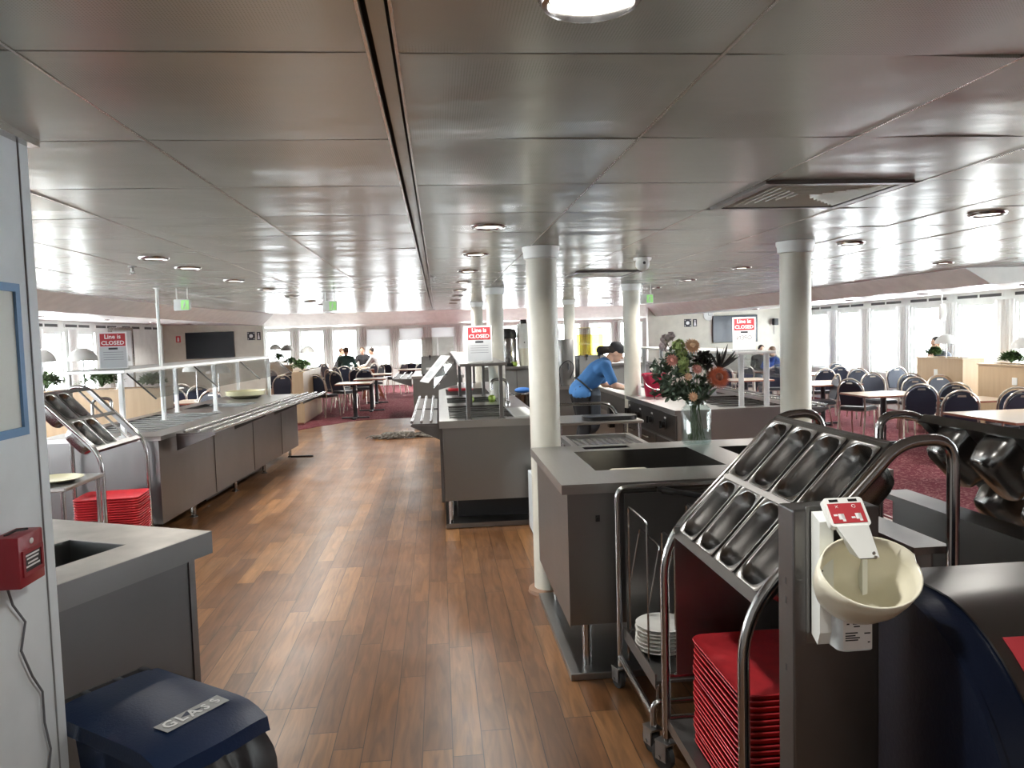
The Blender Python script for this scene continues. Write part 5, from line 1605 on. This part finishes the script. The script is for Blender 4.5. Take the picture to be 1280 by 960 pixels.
rtable(6.95, 9.35, .60, .60, 'pale wooden table in front of the nearer wooden planter', rz_)
rtable(6.75, 13.0, .9, 1.1, 'pale wooden table farther back, just right of the right column', rz_)
rtable(8.1, 15.6, .9, .9, 'pale table far back near the right windows', rz_)
rtable(6.0, 14.6, .8, .8, 'pale table seen through the hot counter guard posts', rz_)
rtable(7.1, 17.35, .7, .7, 'pale table beside the two seated people under the right television', rz_)

# planters with lamps
def plant(e_loc, label, n=80, r=.20, h=.17, mat='fern', seed=1):
    rp_ = random.Random(seed)
    e = thing('potted_fern', label, 'plant', e_loc)
    m = MB(); m.lathe([(0, 0), (.07, 0), (.075, .018), (.07, .018), (0, .015)], seg=16); m.build('pot', 'black', e)
    m = MB()
    for i in range(n):
        a = rp_.uniform(0, 6.283); t = rp_.uniform(.15, 1)
        d = V((math.cos(a) * t, math.sin(a) * t, rp_.uniform(.3, 1.0))).normalized()
        ln = r * rp_.uniform(.6, 1.1)
        mid = V((0, 0, .05)) + V((d.x * ln * .5, d.y * ln * .5, d.z * h * .8)); end = V((d.x * ln, d.y * ln, d.z * h * (.9 - .5 * t) + .05))
        m.tube([V((0, 0, .04)), mid, end], .002, 3)
        for k in range(7):
            q = mid.lerp(end, k / 6)
            dd = V((rp_.uniform(-1, 1), rp_.uniform(-1, 1), rp_.uniform(-.2, .7)))
            petal_leaf(m, q, dd, V((0, 0, 1)), .068, .030)
    m.build('fronds', mat, e, smooth=60)
    return e
def lamp(loc, label, h=.30, r=.15):
    e = thing('table_lamp', label, 'lamp', loc)
    m = MB(); m.lathe([(0, 0), (.06, 0), (.06, .012), (.012, .02), (.010, h - .04), (0, h - .04)], seg=18); m.build('lamp_stem', 'chrome', e)
    m = MB(); m.lathe([(r, h - .06), (r * .92, h - .01), (r * .65, h + .05), (r * .28, h + .085), (0, h + .092)], seg=28); m.build('lamp_shade', 'lampshade', e, solid=.004)
    return e
def planter(x, y, w, l, h, z0, label, door=False):
    e = thing('planter_cabinet', label, 'planter', (x, y, z0))
    m = MB(); m.box(0, w, 0, l, .03, h - .02); m.build('cabinet_body', 'beech', e, smooth=0)
    m = MB(); m.slab(-.012, w + .012, -.012, l + .012, h - .02, h, [(.05, w - .05, .05, l - .05)] if min(w, l) > .2 else []); m.build('top_trim', 'beech', e, smooth=0)
    m = MB(); m.box(.02, w - .02, .02, l - .02, 0, .03); m.build('plinth', 'darkwood', e, smooth=0)
    m = MB(); m.box(.04, w - .04, .04, l - .04, h - .022, h - .015); m.build('soil', 'spike', e, smooth=0)
    m = MB()
    k = max(1, int(max(w, l) / .6))
    for i in range(1, k):
        if w > l: m.box(w * i / k - .0015, w * i / k + .0015, -.001, .002, .04, h - .03)
        else: m.box(w - .002, w + .001, l * i / k - .0015, l * i / k + .0015, .04, h - .03)
    if k > 1: m.build('panel_joint', 'darkwood', e, smooth=0)
    else: m.bm.free()
    return e
PZ = rz_
e = planter(8.05, 11.15, .36, 1.15, 1.05 - RZ, PZ, 'farther light wood planter on the right, under the lamp hiding the seated man')
m = MB(); m.box(-.008, 0, .60, .69, .88, .98, .003); m.build('power_outlet', 'white', e, smooth=0)
e = planter(7.56, 8.55, .36, 1.60, 1.03 - RZ, PZ, 'nearer light wood planter at the right edge with a white outlet')
m = MB(); m.box(-.008, 0, .86, .95, .88, .98, .003); m.build('power_outlet', 'white', e, smooth=0)
plant((8.22, 12.08, 1.03), 'fern on the farther right planter before the seated man', seed=3, r=.17, h=.15)
plant((7.70, 9.70, 1.01), 'fern on the nearer right planter left of the edge lamp', seed=4, r=.18, h=.15)
plant((7.72, 9.22, 1.01), 'fern on the nearer right planter right of the edge lamp', seed=5, r=.18, h=.18)
lamp((8.24, 11.82, 1.03), 'white domed table lamp in front of the seated man by the right windows', .31, .17)
lamp((7.70, 9.46, 1.01), 'white domed table lamp at the right edge on the nearer planter', .30, .165)

# left side: wooden partition behind the left counter and far planters
planter(-4.75, 9.35, 1.5, .36, 1.12, .004, 'long light wood planter partition behind the left serving counter')
p = siteY(70, 500, 9.5); plant((-4.62, 9.53, 1.105), 'fern at the left end of the wood partition behind the left cart', seed=6, r=.26, h=.20)
plant((-4.0, 9.53, 1.105), 'fern beside the left closed sign on the wood partition', seed=7, r=.28, h=.22)
plant((-3.42, 9.53, 1.105), 'small fern near the left guard glass on the partition', seed=8, r=.18, h=.14)
lamp((-4.80 + .16, 9.50, 1.105), 'white domed lamp half hidden by the left wall', .42, .15)
lamp((-4.18, 9.50, 1.105), 'white domed lamp left of the left closed sign', .42, .16)
lamp((-3.82, 9.55, 1.105), 'white domed lamp behind the left closed sign', .40, .15)
planter(-2.86, 15.2, .22, 2.2, 1.02, .006, 'nearest light wood planter of three in the far left dining area')
planter(-3.76, 18.6, .3, 1.6, 1.05, .006, 'middle light wood planter of three in the far left dining area')
planter(-4.60, 21.0, .36, 1.8, 1.08, .006, 'farthest light wood planter of three in the far left dining area')
plant((-2.75, 15.8, 1.00), 'bushy fern on the nearest of the three far left planters', seed=9, r=.26, h=.22)
plant((-3.61, 19.2, 1.03), 'fern on the middle of the three far left planters', seed=10, r=.2, h=.16)
plant((-4.42, 21.8, 1.06), 'fern on the farthest of the three far left planters', seed=12, r=.28, h=.22)
lamp((-4.40, 21.3, 1.07), 'white domed lamp on the farthest far left planter, leftmost of three', .40, .16)
lamp((-3.61, 18.8, 1.04), 'white domed lamp on the middle far left planter, between two lamps', .42, .16)
lamp((-2.75, 16.5, 1.01), 'white domed lamp above the bushy fern, rightmost of three', .42, .15)
rtable(-3.7, 12.3, .8, .8, 'pale table behind the far end of the left serving counter', .006)
lamp((-3.75, 12.3, .742), 'white domed lamp on the table in front of the left television', .52, .2)
lamp((-3.45, 12.4, .742), 'white domed lamp right of the other before the left television', .48, .18)

LF = [
 (394, 469, -30, 'navy banquet chair nearest in the far left dining area, by the wood planter'),
 (353, 470, 30, 'dark banquet chair just left of the nearest far planter'),
 (362, 466, 10, 'dark banquet chair tucked beside the nearest far planter'),
 (337, 461, 10, 'dark banquet chair above the yellow plate end of the left counter'),
 (410, 463, -50, 'dark banquet chair second in the row beyond the navy one'),
 (419, 460, -50, 'dark banquet chair third in the row beyond the navy one'),
 (430, 459, 20, 'dark banquet chair right of the row beside the narrow tables'),
 (441, 455, 100, 'dark banquet chair seen sideways with its legs toward the aisle'),
 (429, 449, 0, 'greenish banquet chair in front of the man in dark green'),
]
for k, (u, v, rz, lab) in enumerate(LF): chair_px(u, v, rz, lab, low=False, crowd=(15, 26) if k > 0 else None)
for u, v, rz in ((446, 452, 0), (405, 457, -40), (402, 450, -30), (415, 452, -30), (467, 448, 60), (476, 449, 120), (482, 447, 20), (514, 447, 0), (528, 445, 10), (455, 452, 10), (421, 455, -40), (505, 449, 60), (437, 450, 0)):
    p = site(u, v, .905)
    chair_px(u, v, rz, 'small dark banquet chair in the crowded rows below the far windows', 'banquet chairs below the far windows', low=False, Y=min(p.y, 23), crowd=(15, 26))
for u, v, rz in ((248, 470, 10), (226, 472, -10), (214, 463, 20), (190, 465, 0), (262, 463, 170)):
    chair_px(u, v, rz, 'banquet chair seen through the glass guard of the left counter', 'banquet chairs behind the left glass guard', low=False, Y=min(site(u, v, .905).y, 13.5), crowd=(9.9, 16.5))
rtable(-1.75, 15.95, .7, .75, 'narrow pale table beside the nearest far left navy chair', .006)
rtable(-1.55, 17.5, .7, .75, 'narrow pale table second in the far left row', .006)
rtable(-1.6, 19.6, .8, .8, 'narrow pale table third in the far left row', .006)
rtable(-2.62, 24.2, .75, 2.2, 'far table where the four people sit by the windows', .006)
rtable(-.5, 22.0, 1.3, .8, 'pale table right of the wooden high chair', .006)
# folding A-frame high chair
hc_ = thing('high_chair', 'red brown wooden A-frame high chair standing on the red carpet', 'high chair', (-1.62, 19.6, .006), R(8))
for s in (-1, 1):
    for (yy, nm) in ((-.14, 'leg'), (.14, 'leg')):
        m = MB(); T = M.Identity(4)
        m.prism([(s * .30, 0), (s * .25, 0), (s * .0 - .025 * s, .78), (s * .05 - .025 * s, .80)], yy - .015, yy + .015, 'y'); m.build(nm, 'darkwood', hc_, smooth=0)
m = MB(); m.box(-.24, .24, -.15, -.125, .06, .11); m.box(-.24, .24, .125, .15, .06, .11); m.build('stretcher', 'darkwood', hc_, smooth=0)
m = MB(); m.box(-.17, .17, -.13, .13, .34, .36); m.build('seat', 'darkwood', hc_, smooth=0)
m = MB(); m.box(-.05, .05, -.15, .15, .74, .80, .01); m.build('top_bar', 'darkwood', hc_, smooth=0)
hc_.location = (-1.84, 21.3, .006)

# mop head on the floor
mp_ = thing('mop_head', 'grey string mop head lying on the wood floor by the tray rail', 'mop', (-.64, 12.55, 0))
rm = random.Random(2); m = MB()
for i in range(46):
    a = rm.uniform(-.36, .30); pts = []
    y = rm.uniform(-.05, .05); z = .02
    for k in range(6):
        pts.append(V((a + .045 * k * rm.choice((-1, 1)), y + rm.uniform(-.12, .12), (.012 + rm.uniform(0, .10)) * (1 - 1.6 * abs(a + .03) ** 1.2))))
    m.tube(fillet(pts, .03, 3), .009, 5)
m.build('yarn', 'mop', mp_)
m = MB(); m.box(-.06, .06, -.03, .03, .03, .075, .008); m.tube([(0, 0, .06), (.02, .03, .10)], .014); m.build('mop_socket', 'greyink', mp_)

# televisions, plaques, clock, fire gear
def tv(Y, xa, xb, za, zb, label, mat):
    e = thing('television', label, 'television', ((xa + xb) / 2, Y, (za + zb) / 2))
    w, h = (xb - xa) / 2, (zb - za) / 2
    m = MB(); m.box(-w, w, -.055, -.008, -h, h, .006); m.build('tv_case', 'black', e, smooth=0)
    m = MB(); m.box(-w + .012, w - .012, -.0565, -.0553, -h + .02, h - .012); m.build('tv_screen', mat, e, smooth=0)
    m = MB(); m.box(-.12, .12, -.008, 0, -.1, .1); m.build('wall_bracket', 'black', e, smooth=0)
a, b_ = siteY(232, 416, TYL), siteY(294, 446, TYL); tv(TYL, a.x, b_.x, b_.z - .02, a.z, 'large black wall television on the far left screen wall', 'tv')
a, b_ = siteY(890, 394, TYR), siteY(946, 427, TYR); tv(TYR, a.x, b_.x, b_.z, a.z - .02, 'grey wall television behind the right closed sign', 'tv2')
def plaque(Y, u0, v0, u1, v1, label, kind):
    a, b_ = siteY(u0, v0, Y), siteY(u1, v1, Y)
    e = thing('wall_plaque', label, 'sign', ((a.x + b_.x) / 2, Y, (a.z + b_.z) / 2)); w, h = (b_.x - a.x) / 2, (a.z - b_.z) / 2
    m = MB(); m.box(-w, w, -.012, 0, -h, h); m.build('plaque_panel', 'ink', e, smooth=0)
    m = MB()
    if kind == 0:
        m.ball((0, -.013, 0), (w * .5, .002, h * .45), 14, 8)
        for sx in (-1, 1):
            for sz in (-1, 1): m.box(sx * w * .75 - w * .1, sx * w * .75 + w * .1, -.014, -.0125, sz * h * .7 - h * .12, sz * h * .7 + h * .12)
    else:
        m.ball((0, -.013, h * .55), (w * .35, .002, h * .22), 12, 8); m.prism([(-w * .6, -h * .8), (w * .6, -h * .8), (w * .3, h * .3), (-w * .3, h * .3)], -.014, -.0125, 'y')
    m.build('white_symbol', 'paper', e, smooth=0)
plaque(TYL, 309, 415, 319, 425, 'black square plaque with white emblem right of the left television', 0)
plaque(TYL, 321, 415, 326, 425, 'narrow black plaque with white figure right of the square left one', 1)
plaque(TYR, 855, 399, 864, 408.5, 'black square plaque with white emblem left of the right television', 0)
plaque(TYR, 866, 399, 871, 408, 'narrow black plaque with white figure left of the right television', 1)
p = siteY(886, 390, TYR)
e = thing('wall_clock', 'round white clock on the band above the right television', 'clock', (siteY(885, 391, TYR).x, TYR, 1.98))
m = MB(); m.lathe([(0, 0), (.13, 0), (.135, .03), (.12, .035), (.12, .03), (0, .03)], (0, 0, 0), 28, M.Rotation(PI / 2, 4, 'X')); m.build('clock_case', 'white', e)
m = MB(); m.box(-.004, .004, -.034, -.032, 0, .08); m.box(0, .06, -.034, -.032, -.004, .004); m.build('clock_hand', 'ink', e, smooth=0)
p = siteY(1217, 390, 8.9)
e = thing('wall_clock', 'round white hanging clock in front of the right windows', 'clock', (8.80, 12.75, 1.80), R(65))
m = MB(); m.lathe([(0, -.03), (.14, -.03), (.15, 0), (.15, .05), (.13, .055), (.13, .045), (0, .045)], (0, 0, 0), 32, M.Rotation(PI / 2, 4, 'X')); m.build('clock_case', 'white', e)
m = MB(); m.box(-.005, .005, -.049, -.046, 0, .09); m.box(0, .07, -.049, -.046, -.005, .005); m.build('clock_hand', 'ink', e, smooth=0)
m = MB(); m.tube([(0, 0, .14), (0, 0, .315)], .012); m.build('clock_bracket', 'white', e)
p = siteY(967, 404, TYR)
e = thing('wall_speaker', 'black bracketed speaker on the cream wall right of the closed sign', 'speaker', (p.x, TYR, p.z))
m = MB(); m.box(-.06, .06, -.16, -.04, -.05, .12, .01); m.build('speaker_case', 'black', e); m = MB(); m.tube([(0, 0, 0), (0, -.06, .02)], .02); m.tube([(0, -.02, -.0), (0, -.02, -.28)], .006); m.build('speaker_bracket', 'greyink', e)
p = siteY(230, 424, TYL)
e = thing('fire_extinguisher_sign', 'small red fire sign on the wall left of the left television', 'sign', (p.x - .12, TYL, p.z))
m = MB(); m.box(-.05, .05, -.006, 0, -.07, .07); m.build('sign_plate', 'red', e, smooth=0); m = MB(); m.box(-.02, .02, -.008, -.006, -.05, .04); m.build('sign_symbol', 'paper', e, smooth=0)

# ================================================================== PEOPLE
def capsule(m, a, b, ra, rb, seg=12):
    a, b = V(a), V(b); d = b - a; L_ = d.length
    if L_ < 1e-5: m.ball(a, ra); return
    q = V((0, 0, 1)).rotation_difference(d.normalized()).to_matrix().to_4x4()
    prof = [(0, -ra)] + [(ra * math.cos(t), -ra * math.sin(t)) for t in (1.2, .8, .4)] + [(ra, 0)] + [(rb, L_)] + [(rb * math.cos(t), L_ + rb * math.sin(t)) for t in (.4, .8, 1.2)] + [(0, L_ + rb)]
    m.lathe(prof, a, seg, q)
def chain(m, pts, rs, seg=12):
    for a, b, ra, rb in zip(pts, pts[1:], rs, rs[1:]): capsule(m, a, b, ra, rb, seg)
def fuse(m, name, mat, parent, vox, smooth_it=4):
    me = bpy.data.meshes.new(name)
    bmesh.ops.recalc_face_normals(m.bm, faces=m.bm.faces)
    m.bm.to_mesh(me); m.bm.free()
    o = bpy.data.objects.new(name + '_raw', me); C.objects.link(o)
    md = o.modifiers.new('r', 'REMESH'); md.mode = 'VOXEL'; md.voxel_size = vox; md.use_smooth_shade = True
    if smooth_it:
        ms = o.modifiers.new('s', 'SMOOTH'); ms.iterations = smooth_it; ms.factor = .5
    dg = bpy.context.evaluated_depsgraph_get()
    me2 = bpy.data.meshes.new_from_object(o.evaluated_get(dg)); me2.name = name
    bpy.data.objects.remove(o)
    me2.materials.clear(); me2.materials.append(MT[mat])
    for p in me2.polygons: p.use_smooth = True
    ob = bpy.data.objects.new(name, me2); C.objects.link(ob); ob.parent = parent
    return ob
def hand(m, wrist, d, up, side):
    """palm, four unequal curled fingers, thumb from the side"""
    d = V(d).normalized(); up = V(up); up = (up - d * up.dot(d)).normalized(); lt = up.cross(d) * side
    w = V(wrist)
    for k in (-1, 0, 1): capsule(m, w + lt * .018 * k, w + d * .08 + lt * .024 * k, .017, .015, 8)
    for k, ln in zip((-1.5, -.5, .5, 1.5), (.062, .076, .080, .070)):
        b0 = w + d * .085 + lt * .0175 * k
        p1 = b0 + d * ln * .45 - up * .004; p2 = p1 + d * ln * .35 - up * ln * .28; p3 = p2 + d * ln * .18 - up * ln * .30
        chain(m, [b0, p1, p2, p3], [.0098, .0092, .0085, .0075], 8)
    t0 = w + d * .025 + lt * .030; t1 = t0 + d * .030 + lt * .026 - up * .006; t2 = t1 + d * .034 + lt * .006 - up * .010
    chain(m, [t0, t1, t2], [.014, .011, .009], 8)
def person(name, label, loc, rz, J, shirt, trousers, hair, long_sleeve=True, vox=.009, cap=None, scale=1.0, hair_style='short'):
    """J: joints in a frame facing +y"""
    e = thing(name, label, 'person', loc, rz); e.scale = (scale,) * 3
    hc0, f = V(J['head']), V(J['look']).normalized()
    s_ = f.cross(V((0, 0, 1))).normalized(); u_ = s_.cross(f)
    H = M(((s_.x, f.x, u_.x, hc0.x), (s_.y, f.y, u_.y, hc0.y), (s_.z, f.z, u_.z, hc0.z), (0, 0, 0, 1)))
    H3 = H.to_3x3().to_4x4()
    b = MB()
    b.ball(hc0 + H3 @ V((0, -.005, .02)), (.074, .092, .098), 18, 12, H3); b.ball(hc0 + H3 @ V((0, .022, -.045)), (.056, .066, .066), 16, 10, H3)
    b.ball(hc0 + H3 @ V((0, .095, -.012)), (.013, .018, .022), 8, 6, H3)
    for k in (-1, 1): b.ball(hc0 + H3 @ V((k * .076, -.005, -.005)), (.012, .020, .030), 8, 6, H3)
    nk = V(J['neck']); ch = V(J['chest']); pv = V(J['pelvis'])
    capsule(b, hc0 + H3 @ V((0, -.025, -.06)), nk, .052, .058)
    def torso(mm, g):
        chain(mm, [nk + (ch - nk) * .25, ch, ch.lerp(pv, .55), pv], [.075 + g, .115 + g, .115 + g, .125 + g], 14)
        for k in ('l', 'r'):
            capsule(mm, nk + (ch - nk) * .2, J['sh' + k], .065 + g, .058 + g)
            capsule(mm, ch, V(J['sh' + k]).lerp(ch, .35), .10 + g, .08 + g)
            capsule(mm, pv, J['hip' + k], .11 + g, .10 + g)
    torso(b, 0)
    for k, sd in (('l', -1), ('r', 1)):
        chain(b, [J['sh' + k], J['el' + k], J['wr' + k]], [.050, .041, .027])
        dd = J.get('hd' + k) or (V(J['wr' + k]) - V(J['el' + k])); hand(b, V(J['wr' + k]), dd, J.get('hup', (0, 0, 1)), -sd)
        chain(b, [J['hip' + k], J['kn' + k], J['an' + k]], [.085, .058, .040])
        an = V(J['an' + k]); fd = V(J.get('foot', (0, 1, 0)))
        chain(b, [an + V((0, 0, -.03)) - fd * .03, an + V((0, 0, -.045)) + fd * .15], [.036, .030])
    body = fuse(b, 'body', 'skin', e, vox, 3)
    m = MB()
    torso(m, .014)
    for k in ('l', 'r'):
        if long_sleeve: chain(m, [J['sh' + k], J['el' + k], V(J['wr' + k]).lerp(V(J['el' + k]), .08)], [.066, .055, .040])
        else: chain(m, [J['sh' + k], V(J['sh' + k]).lerp(V(J['el' + k]), .75)], [.068, .062])
    fuse(m, 'shirt', shirt, e, max(vox, .012), 3)
    m = MB()
    for k in ('l', 'r'):
        chain(m, [pv + V((0, 0, -.02)), J['hip' + k], J['kn' + k], V(J['an' + k]) + V((0, 0, .02))], [.138, .112, .074, .058])
    fuse(m, 'trousers', trousers, e, .014, 3)
    m = MB()
    for k in ('l', 'r'):
        an = V(J['an' + k]); fd = V(J.get('foot', (0, 1, 0)))
        chain(m, [an + V((0, 0, -.035)) - fd * .035, an + V((0, 0, -.045)) + fd * .16], [.045, .038])
    fuse(m, 'shoe', 'black', e, .012, 2)
    m = MB()
    m.ball(hc0 + H3 @ V((0, -.022, .040)), (.083, .092, .092), 18, 12, H3)
    if hair_style == 'tail': capsule(m, hc0 + H3 @ V((0, -.10, .0)), hc0 + H3 @ V((0, -.17, -.05)), .045, .06)
    fuse(m, 'hair', hair, e, .009, 2)
    m = MB()
    for k in (-1, 1): m.ball(hc0 + H3 @ V((k * .030, .079, .012)), (.011, .008, .008), 8, 6, H3)
    m.build('eye', 'eye', e)
    m = MB(); m.ball(hc0 + H3 @ V((0, .083, -.058)), (.021, .008, .007), 10, 6, H3); m.build('mouth', 'lip', e)
    if cap:
        m = MB(); T = H @ M.Translation((0, -.012, .055))
        q = MB(); 
        m.ball((0, 0, 0), (.088, .100, .085), 18, 10); m.bm.transform(T); fuse(m, 'cap', cap, e, .009, 2)
    return e
def seated(lean=.06, arms='table', look=(0, 1, -.15), tall=0.0):
    J = dict(pelvis=(0, 0, .56), chest=(0, lean, .93 + tall), neck=(0, lean + .03, 1.09 + tall), head=(0, lean + .07, 1.24 + tall), look=look,
             shl=(-.18, lean + .01, 1.03 + tall), shr=(.18, lean + .01, 1.03 + tall), hipl=(-.09, .03, .55), hipr=(.09, .03, .55),
             knl=(-.12, .43, .53), knr=(.12, .43, .53), anl=(-.12, .42, .09), anr=(.12, .42, .09))
    if arms == 'table': J.update(ell=(-.25, lean + .18, .80), elr=(.25, lean + .18, .80), wrl=(-.12, lean + .38, .785), wrr=(.12, lean + .38, .785))
    elif arms == 'lap': J.update(ell=(-.25, lean + .06, .78), elr=(.25, lean + .06, .78), wrl=(-.10, lean + .26, .70), wrr=(.10, lean + .26, .70))
    elif arms == 'face': J.update(ell=(-.17, lean + .26, .86), elr=(.17, lean + .26, .86), wrl=(-.06, lean + .19, 1.09), wrr=(.06, lean + .19, 1.07), hdl=(.2, 0, 1), hdr=(-.2, 0, 1), hup=(0, 1, 0))
    return J
# worker in blue leaning over the hot counter
J = dict(pelvis=(0, 0, .93), chest=(0, .21, 1.16), neck=(0, .33, 1.27), head=(0, .44, 1.37), look=(.15, 1, -.55),
         shl=(-.18, .27, 1.23), shr=(.18, .27, 1.23), ell=(-.24, .34, .99), elr=(.24, .36, 1.0), wrl=(-.13, .50, .955), wrr=(.13, .52, .955),
         hipl=(-.09, 0, .90), hipr=(.09, 0, .90), knl=(-.10, .05, .50), knr=(.10, .03, .50), anl=(-.11, -.04, .10), anr=(.11, -.04, .10))
pw = person('person', 'person in a blue shirt and black cap leaning over the hot counter', (1.66, 9.02, 0), -PI / 2, J, 'bluesh', 'blacksh', 'hairdk', long_sleeve=False, vox=.0075, cap='blacksh', hair_style='tail')
m = MB(); pts = []
for i in range(24):
    a = 2 * PI * i / 24
    c0 = V((0, .045, 1.00)); ax1 = V((1, 0, 0)); ax2 = V((0, .68, -.6)).normalized()
    pts.append(c0 + ax1 * .150 * math.cos(a) + ax2 * .140 * math.sin(a))
m.tube(pts, .011, 6, closed=True); m.build('apron_tie', 'black', pw)
m = MB(); chain(m, [(0, .12, .88), (0, .10, .55)], [.13, .14]); fuse(m, 'apron', 'slatesh', pw, .014, 3)
# far group by the front windows
def at_far(u, Y): return siteY(u, 440, Y).x
person('person', 'person in a dark top seated at the left of the far group, looking right', (at_far(419, 25.0), 25.0, .006), R(-75), seated(.14, look=(0, 1, -.2)), 'blacksh', 'slatesh', 'hairbr', vox=.011)
person('person', 'person in a dark green shirt with back to us in the far group', (at_far(431, 22.7), 22.7, .006), R(-8), seated(.10, tall=.04), 'greensh', 'slatesh', 'hairbr', vox=.011)
person('person', 'person in a black vest facing us in the far group', (at_far(454, 25.7), 25.7, .006), R(172), seated(.06), 'blacksh', 'slatesh', 'hairbr', vox=.011)
person('person', 'person in a grey hoodie at the right of the far group, facing left', (at_far(470, 24.2), 24.2, .006), R(82), seated(.08), 'greysh', 'slatesh', 'hairdk', vox=.011)
# two people under the right television
person('person', 'person in black seated facing us, right of the right closed sign', (siteY(950, 425, 18.5).x, 18.5, RZ), R(178), seated(.02, 'lap', tall=.02), 'blacksh', 'slatesh', 'hairdk', vox=.011, scale=.95)
person('person', 'person in a royal blue shirt seated sideways by the right column', (siteY(971, 425, 17.3).x, 17.3, RZ), R(80), seated(.05, 'face'), 'royal', 'slatesh', 'hairbr', vox=.011, scale=.95)
# man by the right windows
person('person', 'person in a slate T-shirt with hands at the face behind the right planter lamp', (8.84, 12.55, RZ), R(95), seated(.22, 'face', look=(0, 1, -.35), tall=.14), 'slatesh', 'blacksh', 'hairdk', long_sleeve=False, vox=.009)

# ================================================================== LIGHT
w = bpy.data.worlds.new('overcast sky'); sc.world = w; w.use_nodes = True
bg = w.node_tree.nodes['Background']
bg.inputs['Color'].default_value = (0.93, 0.97, 1.0, 1)
bg.inputs['Strength'].default_value = 17.0
sc.view_settings.view_transform = 'Standard'
sc.view_settings.look = 'None'
sc.view_settings.gamma = 1.0
sc.view_settings.use_curve_mapping = False
sc.view_settings.exposure = 0.4
cy = sc.cycles
cy.max_bounces = 8; cy.diffuse_bounces = 5; cy.glossy_bounces = 5; cy.transparent_max_bounces = 16; cy.transmission_bounces = 4
cy.caustics_reflective = False; cy.caustics_refractive = False
cy.sample_clamp_indirect = 6.0
cy.use_denoising = True
